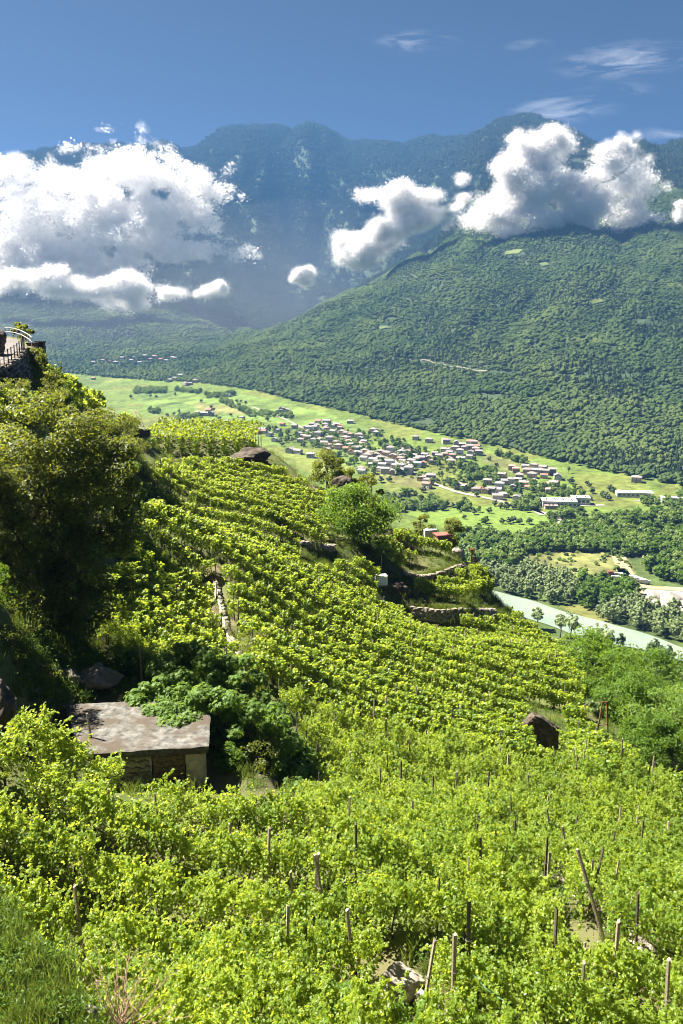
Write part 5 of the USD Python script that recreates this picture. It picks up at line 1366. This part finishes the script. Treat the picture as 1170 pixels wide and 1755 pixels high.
# dry twigs beside the bank
t = thing('twig_bush', 'dry bare twiggy bush at the end of the grassy bank', 'bush')
b0 = at(205, 1775, 11.2)
r = np.random.default_rng(5)
main, fine = [], []
for k in range(46):
    e = b0 + [r.normal(.1, .42), r.normal(0, .3), r.uniform(.35, 1.35)]
    m = (b0 + e) / 2 + r.normal(0, .07, 3)
    s = b0 + r.normal(0, .13, 3) * [1, 1, 0]
    main.append(tube(smooth_path([s, m, e], 5), [.011, .009, .007, .005, .003], 4))
    for q in range(3):
        a_ = m + (e - m) * r.uniform(0, .9)
        fine.append(tube([a_, a_ + r.normal(0, .14, 3) + [0, 0, .14]], [.005, .002], 4))
st_ = part('stems', join(*main), 'dry_twig', t); part('twigs', join(*fine), 'dry_twig', t)

# grass and weeds between the rows and on the banks
n = 22000
gxy = np.c_[rng.uniform(-34, 40, n), rng.uniform(14, 122, n)]
gz = hill_z(gxy[:, 0], gxy[:, 1])
a_, b_, c_ = to_px(np.c_[gxy, gz])
strip = shapely.union_all([shapely.Polygon(q) for q in ([(505, 945), (600, 940), (600, 995), (505, 995)], [(640, 955), (860, 955), (880, 1075), (690, 1075)], [(-40, 980), (240, 1000), (260, 1200), (-40, 1260)], [(1000, 1280), (1120, 1290), (1120, 1345), (1000, 1330)])])
dense = shapely.contains_xy(strip, a_, b_)
ok = (a_ > -260) & (a_ < 1230) & (b_ < 1800) & (shapely.distance(shapely.Polygon(RF), shapely.points(gxy)) > .3) & (dense | (rng.random(n) < .55))
gp = np.c_[gxy, gz][ok]
scatter('hill_grass', TUFTS + WEEDS, gp - [0, 0, .04], rng.uniform(0, 6.28, len(gp)), rng.uniform(.7, 1.9, len(gp)), rng.integers(0, 6, len(gp)), label='grass and weeds growing between the vine rows and on the terrace strips', cat='grass')
n = 5200
k = rng.integers(0, 4, n)
areas = [((655, 992), (760, 992), (800, 962), (690, 998)), ((705, 1048), (850, 1052), (848, 1040), (715, 1040)), ((510, 958), (585, 955), (585, 980), (515, 982)), ((20, 1060), (230, 1080), (225, 1180), (20, 1200))]
res = []
for n_, q_ in zip((650, 650, 650, 420), areas):
    q_ = np.array(q_, float)
    for _ in range(n_):
        u, w = rng.random(2)
        px, py = (q_[0] * (1 - u) + q_[1] * u) * (1 - w) + (q_[3] * (1 - u) + q_[2] * u) * w
        res.append(on_hill(px, py))
res = np.array(res)
res = res[shapely.distance(shapely.Polygon(RF), shapely.points(res[:, :2])) > .3]
scatter('terrace_grass', TUFTS, res - [0, 0, .04], rng.uniform(0, 6.28, len(res)), rng.uniform(.45, 1.0, len(res)), rng.integers(0, 3, len(res)), label='sunlit grass on the terrace strips and the bank above the shed', cat='grass')

q_ = np.array([(15, 1020), (120, 1090), (200, 1180), (60, 1240)], float)
res, wee = [], []
for _ in range(1500):
    u, w = rng.random(2)
    px, py = (q_[0] * (1 - u) + q_[1] * u) * (1 - w) + (q_[3] * (1 - u) + q_[2] * u) * w
    (res if _ < 420 else wee).append(on_hill(px, py, 20.0))
res, wee = (x[shapely.distance(shapely.Polygon(RF), shapely.points(x[:, :2])) > .2] for x in (np.array(res), np.array(wee)))
scatter('rubble', [(rock((.22, .17, .12), 800 + k, 1, .2, 7), 'rock', False) for k in range(3)], res, rng.uniform(0, 6.28, len(res)), rng.uniform(.4, 1.5, len(res)) ** 1.5, rng.integers(0, 3, len(res)), label='loose stones and rubble lying on the earth bank behind the shed', cat='rubble')
scatter('bank_weeds', WEEDS + TUFTS, wee - [0, 0, .04], rng.uniform(0, 6.28, len(wee)), rng.uniform(.5, 1.9, len(wee)), rng.choice(6, len(wee), p=[.25, .25, .25, .09, .08, .08]), label='green weeds growing on the earth bank left of the shed', cat='weeds')

# ------------------------------------------------------------------ the village and the valley's trees
def house_class(name, L, Wd, H, wall, roof, seed, pitch=.38, hip=False, bal=False):
    c = class_prim(name)
    part('wall', box(-L / 2, L / 2, -Wd / 2, Wd / 2, -3, H), wall, c)
    o = .55; hr = Wd / 2 * pitch
    if hip:
        k = L / 2 - Wd / 2 * .8
        v = np.array([[-L / 2 - o, -Wd / 2 - o, H + .01], [L / 2 + o, -Wd / 2 - o, H + .01], [L / 2 + o, Wd / 2 + o, H + .01], [-L / 2 - o, Wd / 2 + o, H + .01], [-k, 0, H + hr + .3], [k, 0, H + hr + .3]])
        f = np.array([[0, 1, 5], [0, 5, 4], [1, 2, 5], [2, 3, 4], [2, 4, 5], [3, 0, 4], [0, 3, 2], [0, 2, 1]])
        rf = part('roof', (v, f), roof, c)
    else:
        v = np.array([[-L / 2 - o, -Wd / 2 - o, H - .1], [-L / 2 - o, Wd / 2 + o, H - .1], [-L / 2 - o, 0, H + hr + .15], [L / 2 + o, -Wd / 2 - o, H - .1], [L / 2 + o, Wd / 2 + o, H - .1], [L / 2 + o, 0, H + hr + .15]])
        f = np.array([[0, 2, 1], [3, 4, 5], [0, 3, 5], [0, 5, 2], [1, 2, 5], [1, 5, 4], [0, 1, 4], [0, 4, 3]])
        rf = part('roof', (v, f), roof, c)
        part('gable', (np.array([[-L / 2 - .012, -Wd / 2, H - .05], [-L / 2 - .012, Wd / 2, H - .05], [-L / 2 - .012, 0, H + hr], [L / 2 + .012, -Wd / 2, H - .05], [L / 2 + .012, Wd / 2, H - .05], [L / 2 + .012, 0, H + hr]]), np.array([[0, 2, 1], [3, 4, 5], [0, 1, 4], [0, 4, 3], [0, 3, 5], [0, 5, 2], [1, 2, 5], [1, 5, 4]])), wall, c)
    part('chimney', box(L * .2, L * .2 + .7, -Wd * .18, -Wd * .18 + .7, H, H + hr + .9), 'concrete', rf)
    fl = max(int(H / 2.9), 1)
    for q in range(fl):
        z = .9 + q * 2.9
        for x in np.linspace(-L / 2 + 1.6, L / 2 - 1.6, max(int(L / 3.2), 2)):
            part('window', box(x - .55, x + .55, -Wd / 2 - .04, -Wd / 2 - .01, z, z + 1.35), 'window_glass', c)
        for y in np.linspace(-Wd / 2 + 1.8, Wd / 2 - 1.8, 2):
            part('window', box(-L / 2 - .04, -L / 2 - .01, y - .5, y + .5, z, z + 1.35), 'window_glass', c)
    part('door', box(-.5, .5, -Wd / 2 - .06, -Wd / 2 - .045, -.1, 2.0), 'old_plank', c)
    if bal and fl > 1:
        part('balcony', box(-L / 2 + 1, L / 2 - 1, -Wd / 2 - 1.2, -Wd / 2 - .07, 2.7, 2.85), 'concrete', c)
        part('railing', box(-L / 2 + 1, L / 2 - 1, -Wd / 2 - 1.2, -Wd / 2 - 1.12, 2.86, 3.7), 'old_plank', c)
    return c


HK = [('white', 11, 9, 6.2, 'render_white', 'roof_slate', False, True), ('cream', 12, 9.5, 6.5, 'render_cream', 'roof_brown', True, True), ('stone', 10, 8, 7.0, 'render_stone', 'roof_slate', False, False), ('pink', 11, 9, 7.2, 'render_pink', 'roof_tile', True, True),
      ('ochre', 12, 9, 6.0, 'render_ochre', 'roof_brown', False, True), ('grey', 13, 9, 5.8, 'render_grey', 'roof_slate', False, False), ('white tall', 12, 10, 9.2, 'render_white', 'roof_slate', True, True), ('red roofed', 10, 8.5, 5.6, 'render_cream', 'roof_red', False, False)]
HCL = [house_class('house_kind' if k == 0 else f'house_kind_{k:03d}', L, w, h, wl, rf, k, hip=hp, bal=b) for k, (nm, L, w, h, wl, rf, hp, b) in enumerate(HK)]
HLAB = ['white house with a grey gabled slate roof in the village', 'cream house with a brown hipped roof in the village', 'old grey stone house with a slate roof in the village', 'pinkish house with a tiled hipped roof in the village', 'ochre house with a brown gabled roof in the village', 'long grey house with a slate roof in the village', 'tall white house with a hipped grey roof in the village', 'small cream house with a red roof in the village']
HGRP = ['white village houses', 'cream village houses', 'stone village houses', 'pinkish village houses', 'ochre village houses', 'grey village houses', 'tall white village houses', 'red roofed village houses']
spots = []
# hand placed, from the photograph: (pixel x, pixel y of the foot, kind)
spots += [(420, 738, 1), (437, 737, 1), (438, 744, 3), (452, 744, 7), (474, 742, 0), (461, 748, 0), (484, 730, 7), (505, 735, 2), (516, 740, 2), (525, 736, 2), (538, 738, 2), (548, 742, 5), (557, 736, 2), (568, 734, 0), (571, 744, 0), (560, 750, 0), (545, 750, 6), (530, 748, 0), (520, 752, 2), (512, 748, 5), (515, 758, 1), (527, 754, 4), (545, 726, 7), (560, 726, 5),
          (592, 747, 1), (600, 750, 3), (616, 751, 1), (586, 744, 3), (645, 748, 6), (600, 726, 5), (555, 764, 0), (562, 768, 3), (575, 762, 1), (580, 770, 3), (594, 774, 7), (600, 768, 2), (608, 772, 5), (615, 772, 2), (625, 777, 1), (635, 780, 4), (645, 784, 0), (652, 790, 1), (660, 795, 0), (647, 797, 0), (632, 782, 7), (560, 776, 4), (532, 784, 0), (618, 808, 1), (620, 812, 0),
          (497, 776, 5), (510, 778, 5), (470, 757, 0), (449, 742, 0),
          (630, 786, 1), (640, 794, 0), (655, 802, 0), (668, 800, 6), (678, 803, 0), (688, 806, 6), (700, 806, 0), (690, 796, 2), (704, 796, 1), (715, 800, 0), (713, 792, 2), (725, 798, 7), (735, 790, 4), (742, 796, 1), (728, 786, 2), (752, 788, 2), (762, 784, 3), (775, 786, 3), (788, 780, 6), (806, 780, 0), (815, 776, 3), (804, 772, 2), (772, 796, 1), (660, 812, 2), (672, 814, 2), (686, 812, 0), (700, 812, 6), (694, 802, 2), (720, 790, 5), (710, 786, 2), (745, 782, 2), (650, 808, 0),
          (688, 782, 6), (661, 770, 1), (712, 754, 1), (735, 758, 1), (764, 760, 1), (782, 762, 5), (792, 768, 2), (805, 762, 7), (812, 764, 3), (780, 772, 1), (796, 772, 1), (820, 780, 2), (640, 742, 1), (618, 750, 1),
          (722, 824, 4), (732, 828, 1), (731, 836, 7), (738, 822, 1), (784, 838, 0), (800, 838, 1), (792, 840, 2), (835, 830, 1), (822, 842, 7), (832, 845, 4), (842, 846, 2), (851, 846, 0), (815, 844, 1),
          (877, 806, 3), (884, 810, 3), (900, 804, 0), (915, 802, 1), (903, 812, 1), (918, 812, 5), (930, 808, 2), (935, 814, 2), (932, 820, 7), (946, 812, 2), (955, 822, 0), (875, 830, 6), (887, 826, 5), (865, 830, 0), (922, 840, 0), (938, 838, 3), (940, 846, 3), (852, 856, 5), (862, 852, 5), (885, 858, 0), (905, 840, 7), (925, 812, 1), (1090, 826, 1),
          (340, 713, 2), (350, 713, 5), (358, 707, 7), (362, 713, 2), (326, 660, 0), (318, 662, 6), (300, 652, 2), (290, 655, 5), (310, 648, 2), (335, 655, 1), (392, 680, 0), (415, 720, 2), (365, 728, 0), (375, 728, 3), (388, 728, 0), (320, 726, 0), (335, 727, 5), (483, 706, 2), (490, 707, 5)]
spots += [(x + (x * 7 % 5), y + (x * 13 % 11) - 4, k) for x, y, k in FAR_HAMLET]
P = in_valley([s[0] for s in spots], [s[1] for s in spots])
placed = []
for (px, py, k), p in zip(spots, P):
    if not seen_over_hill(p[None], 9)[0]:
        continue
    rzs = math.radians(rng.choice([-14, -14, 76, 166, -30])) + rng.normal(0, .1)
    s = rng.uniform(.78, 1.04) * (1.1 if py < 660 else 1)
    zone = where(px, py, HOUSE_ZONES, 'in the hamlet under the forest at right')
    copy_of(HCL[k], 'house', HLAB[k].replace('in the village', zone), 'house', (p[0], p[1], p[2] - .2), rzs, s, HGRP[k] + ' ' + zone)
    placed.append(p[:2])
placed = np.array(placed)
extra = [([(490, 732), (575, 730), (640, 770), (730, 785), (740, 800), (650, 812), (600, 780), (520, 755)], 34), ([(755, 775), (815, 760), (825, 782), (770, 795)], 6), ([(860, 815), (950, 812), (960, 830), (900, 850), (850, 845)], 8)]
for poly, m in extra:
    w = in_valley(*np.array(poly, float).T)[:, :2]
    G = shapely.Polygon(w); x0, y0, x1, y1 = G.bounds
    got = 0
    for _ in range(3000):
        c = np.array([rng.uniform(x0, x1), rng.uniform(y0, y1)])
        if got >= m or not shapely.contains_xy(G, *c) or np.hypot(*(placed - c).T).min() < 13.5:
            continue
        z = float(ground_at(*c)); k = int(rng.integers(0, 8))
        hx_, hy_, _ = to_px(np.array([c[0], c[1], z]))
        zone = where(hx_, hy_, HOUSE_ZONES, 'in the hamlet under the forest at right')
        copy_of(HCL[k], 'house', HLAB[k].replace('in the village', zone), 'house', (c[0], c[1], z - .2), math.radians(rng.choice([-14, 76, -25])) + rng.normal(0, .12), rng.uniform(.75, 1.0), HGRP[k] + ' ' + zone)
        placed = np.vstack([placed, c]); got += 1


def hall(label, px, py, L, Wd, H, rz, wall, bays=6, roof='white_panel'):
    p = in_valley(px, py)[0]
    t = thing('industrial_hall', label, 'industrial hall', p, rz)
    part('wall', box(-L / 2, L / 2, -Wd / 2, Wd / 2, -2, H), wall, t)
    part('roof', box(-L / 2 - .4, L / 2 + .4, -Wd / 2 - .4, Wd / 2 + .4, H + .003, H + .7), roof, t)
    for x in np.linspace(-L / 2 + 3, L / 2 - 3, bays):
        part('window', box(x - 1.5, x + 1.5, -Wd / 2 - .06, -Wd / 2 - .01, H * .35, H * .75), 'window_glass', t)
    part('gate', box(-L / 2 - .08, -L / 2 - .01, -2.4, 2.4, 0, 4.2), 'blue_grey', t)
    for x in np.linspace(-L / 2 + 5, L / 2 - 5, max(bays // 2, 2)):
        part('skylight', box(x - .8, x + .8, -Wd * .3, Wd * .3, H + .703, H + 1.1), 'window_glass', t)
    return t


hall('long white industrial hall beside the access road below the village', 957, 868, 38, 22, 7, -.12, 'white_panel', 8)
hall('smaller white hall joined to the right end of the long hall', 994, 864, 20, 16, 8, -.12, 'white_panel', 4)
hall('brownish low shed in front of the left end of the long hall', 944, 872, 14, 8, 3.5, -.12, 'render_pink', 3, 'roof_brown')
hall('long low hall with a pale roof under the forest edge', 1086, 851, 42, 16, 5, -.15, 'white_panel', 8, 'concrete')
hall('small pale hall at the right edge under the forest', 1150, 862, 24, 12, 6, -.1, 'render_grey', 5)
hall('long farm building with a grey roof above the village', 485, 707, 26, 9, 4, -.2, 'render_stone', 4, 'roof_slate')

# gravel works at the right edge
def heap(label, px, py, r0, h, seed, mat='gravel'):
    p = in_valley(px, py)[0]
    n, m = 24, 8
    an = np.arange(n) * 2 * np.pi / n
    rr = np.linspace(1, 0.03, m)
    P_ = np.stack([np.stack([np.cos(an) * r0 * q, np.sin(an) * r0 * q * .75, np.full(n, h * (1 - q) ** .8 - (.5 if q == 1 else 0))], -1) for q in rr], 1)
    P_[..., 2] += (fbm(P_ * .35 + seed, 3, seed) - .5) * 1.2 * (P_[..., 2] > .2)
    P_ = np.concatenate([P_, P_[:1]], 0)
    v, f, _ = grid_mesh(P_)
    o = part('gravel_heap', (v, f), mat, None, smooth=True); place(UsdGeom.Mesh(o), p)
    tag(o, label, 'gravel heap')


heap('grey gravel heap in the middle of the yard by the sandy track', 1118, 1024, 9, 4.5, 3)
heap('taller grey gravel heap at the right side of the yard', 1148, 1026, 10, 5.5, 4)
heap('low wide gravel heap at the right edge of the yard', 1172, 1042, 12, 3.0, 5)
p = in_valley(1044, 992)[0]
t = thing('sorting_machine', 'orange gravel sorting machine with a sloping conveyor beside the trees', 'machine', p, .2)
part('body', box(-3, 3, -2, 2, 1.2, 5.0), 'rust_metal', t); part('hopper', prism([(-2.2, -1.6), (2.2, -1.6), (2.2, 1.6), (-2.2, 1.6)], 5.003, 6.6), 'rust_metal', t)
v, f = box(-.6, .6, -9, 0, 0, .5); v[:, 2] += -v[:, 1] * -.45 + 4.2; part('conveyor', (v + [3.5, 0, 0], f), 'dark_metal', t)
for sx in (-2.6, 2.6):
    for sy in (-1.7, 1.7):
        part('leg', box(sx - .2, sx + .2, sy - .2, sy + .2, -.5, 1.197), 'dark_metal', t)
TR = class_prim('truck_kind')
part('cargo_box', box(-4.2, 2.0, -1.25, 1.25, 1.1, 3.7), 'white_panel', TR); part('cab', box(2.2, 4.2, -1.2, 1.2, .7, 3.1), 'blue_grey', TR); part('windscreen', box(4.203, 4.23, -1.0, 1.0, 1.9, 2.8), 'window_glass', TR)
part('chassis', box(-4.2, 4.1, -.9, .9, .5, .697), 'dark_metal', TR)
for x in (-3, -1.6, 3):
    for y in (-1.1, 1.1):
        part('wheel', trimesh.creation.cylinder(.52, .35, sections=12, transform=trimesh.transformations.translation_matrix([x, y, .5]) @ trimesh.transformations.rotation_matrix(math.pi / 2, [1, 0, 0])), 'black_hose', TR)
for k, (px, py) in enumerate([(1086, 996), (1096, 999), (1104, 1002), (1062, 990), (1056, 995)]):
    p = in_valley(px, py)[0]
    copy_of(TR, 'parked_truck', ['first white truck from the left in the line beside the sandy track', 'middle white truck in the line beside the sandy track', 'last white truck in the line beside the sandy track', 'white truck just right of the orange sorting machine', 'white truck in front of the orange sorting machine'][k], 'truck', (p[0], p[1], p[2] + .3), -.5 + k * .08, 1.0)

# single trees of the valley: on the meadows, along the hedges, between the houses
TK = []
for k, (lf, h, r_, n, sz) in enumerate([('valley_leaf', 8.5, 4.2, 420, 1.15), ('green_leaf', 9.5, 4.0, 420, 1.1), ('valley_leaf', 7.0, 3.4, 360, 1.0), ('silver_leaf', 13.0, 3.2, 420, .95), ('valley_leaf', 12.0, 2.3, 360, .9)]):
    c = class_prim('valley_tree_kind' if k == 0 else f'valley_tree_kind_{k:03d}')
    w, cr_ = tree_parts(700 + k, h, r_, n, sz, 'quad', .25, 26, .1 if k < 3 else .25)
    part('trunk', w, 'bark', c); part('crown', cr_, lf, c)
    TK.append(c)
TL = ['round dark green tree standing on the valley meadows', 'fresh green tree standing on the valley meadows', 'small round tree standing on the valley meadows', 'tall silvery poplar standing by the river', 'slim dark tree standing among the village gardens']
TG = ['round dark meadow trees', 'fresh green meadow trees', 'small meadow trees', 'poplars by the river', 'slim garden trees']
ts = []
for px, py, k in [(860, 898, 0), (871, 898, 0), (880, 896, 2), (889, 899, 2), (906, 899, 2), (832, 897, 0), (828, 900, 1), (795, 890, 2), (1045, 842, 0), (1050, 845, 0), (1032, 852, 0), (1038, 855, 0), (1042, 858, 0), (1005, 832, 2), (1010, 835, 2), (978, 830, 0), (984, 838, 0), (992, 842, 2), (995, 846, 2), (1012, 858, 2), (960, 878, 1), (972, 880, 1), (996, 884, 0), (948, 893, 0), (925, 868, 0), (930, 862, 0), (918, 858, 4),
                  (885, 868, 0), (880, 874, 0), (890, 872, 1), (903, 878, 1), (848, 868, 0), (858, 872, 0), (868, 874, 0), (838, 880, 0), (820, 878, 1), (812, 882, 0), (1020, 890, 0), (1030, 893, 0), (1040, 896, 2), (1048, 898, 2), (1108, 902, 2), (892, 795, 4), (974, 812, 4), (757, 822, 4), (765, 828, 0), (770, 832, 0), (748, 828, 0),
                  (664, 852, 0), (675, 853, 0), (685, 856, 0), (725, 845, 0), (738, 852, 2), (748, 858, 0), (765, 868, 0), (775, 870, 0), (790, 870, 0), (796, 864, 1), (700, 872, 0), (715, 873, 0), (730, 873, 0), (745, 874, 0), (686, 870, 0), (680, 878, 2), (655, 865, 0), (650, 872, 2), (722, 874, 0), (738, 874, 0), (757, 875, 0), (816, 852, 2), (652, 828, 0), (667, 826, 0), (820, 812, 0), (800, 822, 0), (812, 818, 0), (825, 820, 0), (836, 822, 0), (805, 815, 1),
                  (838, 790, 0), (850, 800, 2), (842, 806, 2), (812, 790, 2), (690, 770, 0), (697, 772, 0), (704, 775, 0), (712, 778, 0), (720, 780, 2), (684, 757, 2), (692, 757, 2), (660, 767, 2), (618, 766, 0), (632, 768, 2), (655, 742, 2), (590, 752, 0), (600, 760, 0), (480, 760, 0), (490, 758, 0), (484, 765, 2), (520, 766, 0), (535, 752, 0), (556, 752, 2), (497, 718, 0), (450, 712, 0), (444, 712, 0), (458, 722, 0), (430, 728, 2), (404, 728, 2), (405, 690, 2), (421, 692, 2), (413, 690, 2),
                  (265, 672, 0), (272, 673, 0), (255, 673, 0), (280, 672, 0), (300, 678, 0), (258, 681, 2), (268, 682, 2), (224, 683, 0), (256, 706, 0), (264, 707, 2), (307, 707, 0), (298, 712, 2), (286, 714, 2), (312, 718, 0), (318, 720, 0), (320, 714, 2), (362, 700, 2), (366, 705, 2), (370, 716, 2), (392, 690, 2), (352, 678, 0), (370, 682, 0), (378, 684, 0), (398, 676, 0), (345, 690, 2), (395, 714, 2), (337, 674, 2), (240, 672, 2), (376, 720, 2), (395, 700, 2), (410, 700, 2),
                  (1110, 895, 0), (1062, 885, 1), (1075, 888, 0), (1000, 855, 2), (1015, 846, 2), (960, 850, 2), (900, 832, 0), (893, 838, 0), (908, 832, 0), (880, 842, 2), (868, 842, 2), (945, 832, 0), (955, 838, 2), (965, 842, 2)]:
    ts.append((px, py, k))
for px, py, k in [(920, 1080, 3), (959, 1093, 3), (976, 1100, 3), (1022, 1110, 3), (1037, 1121, 3), (1062, 1122, 4), (1118, 1127, 2), (1140, 1138, 2)]:
    ts.append((px, py, k))
P = in_valley([t_[0] for t_ in ts], [t_[1] for t_ in ts])
for (px, py, k), p in zip(ts, P):
    if seen_over_hill(p[None], 7)[0]:
        zone = where(px, py, TREE_ZONES, 'on the meadow round the hamlet at right')
        lab, grp = TL[k].replace('standing on the valley meadows', zone).replace('standing among the village gardens', zone), TG[k] + ' ' + zone
        if k == 3:
            lab, grp = TL[3], TG[3]
        if py > 1040 and k != 3:
            lab, grp = {4: 'dark slim tree on the near river bank', 2: 'small round tree on the near bank at the right edge'}[k], {4: None, 2: 'small trees on the near bank'}[k]
        copy_of(TK[k], 'valley_tree', lab, 'tree', (p[0], p[1], p[2] - .3), rng.uniform(0, 6.28), rng.uniform(.75, 1.15) * (1.0 if py < 1040 else 1.55), grp)
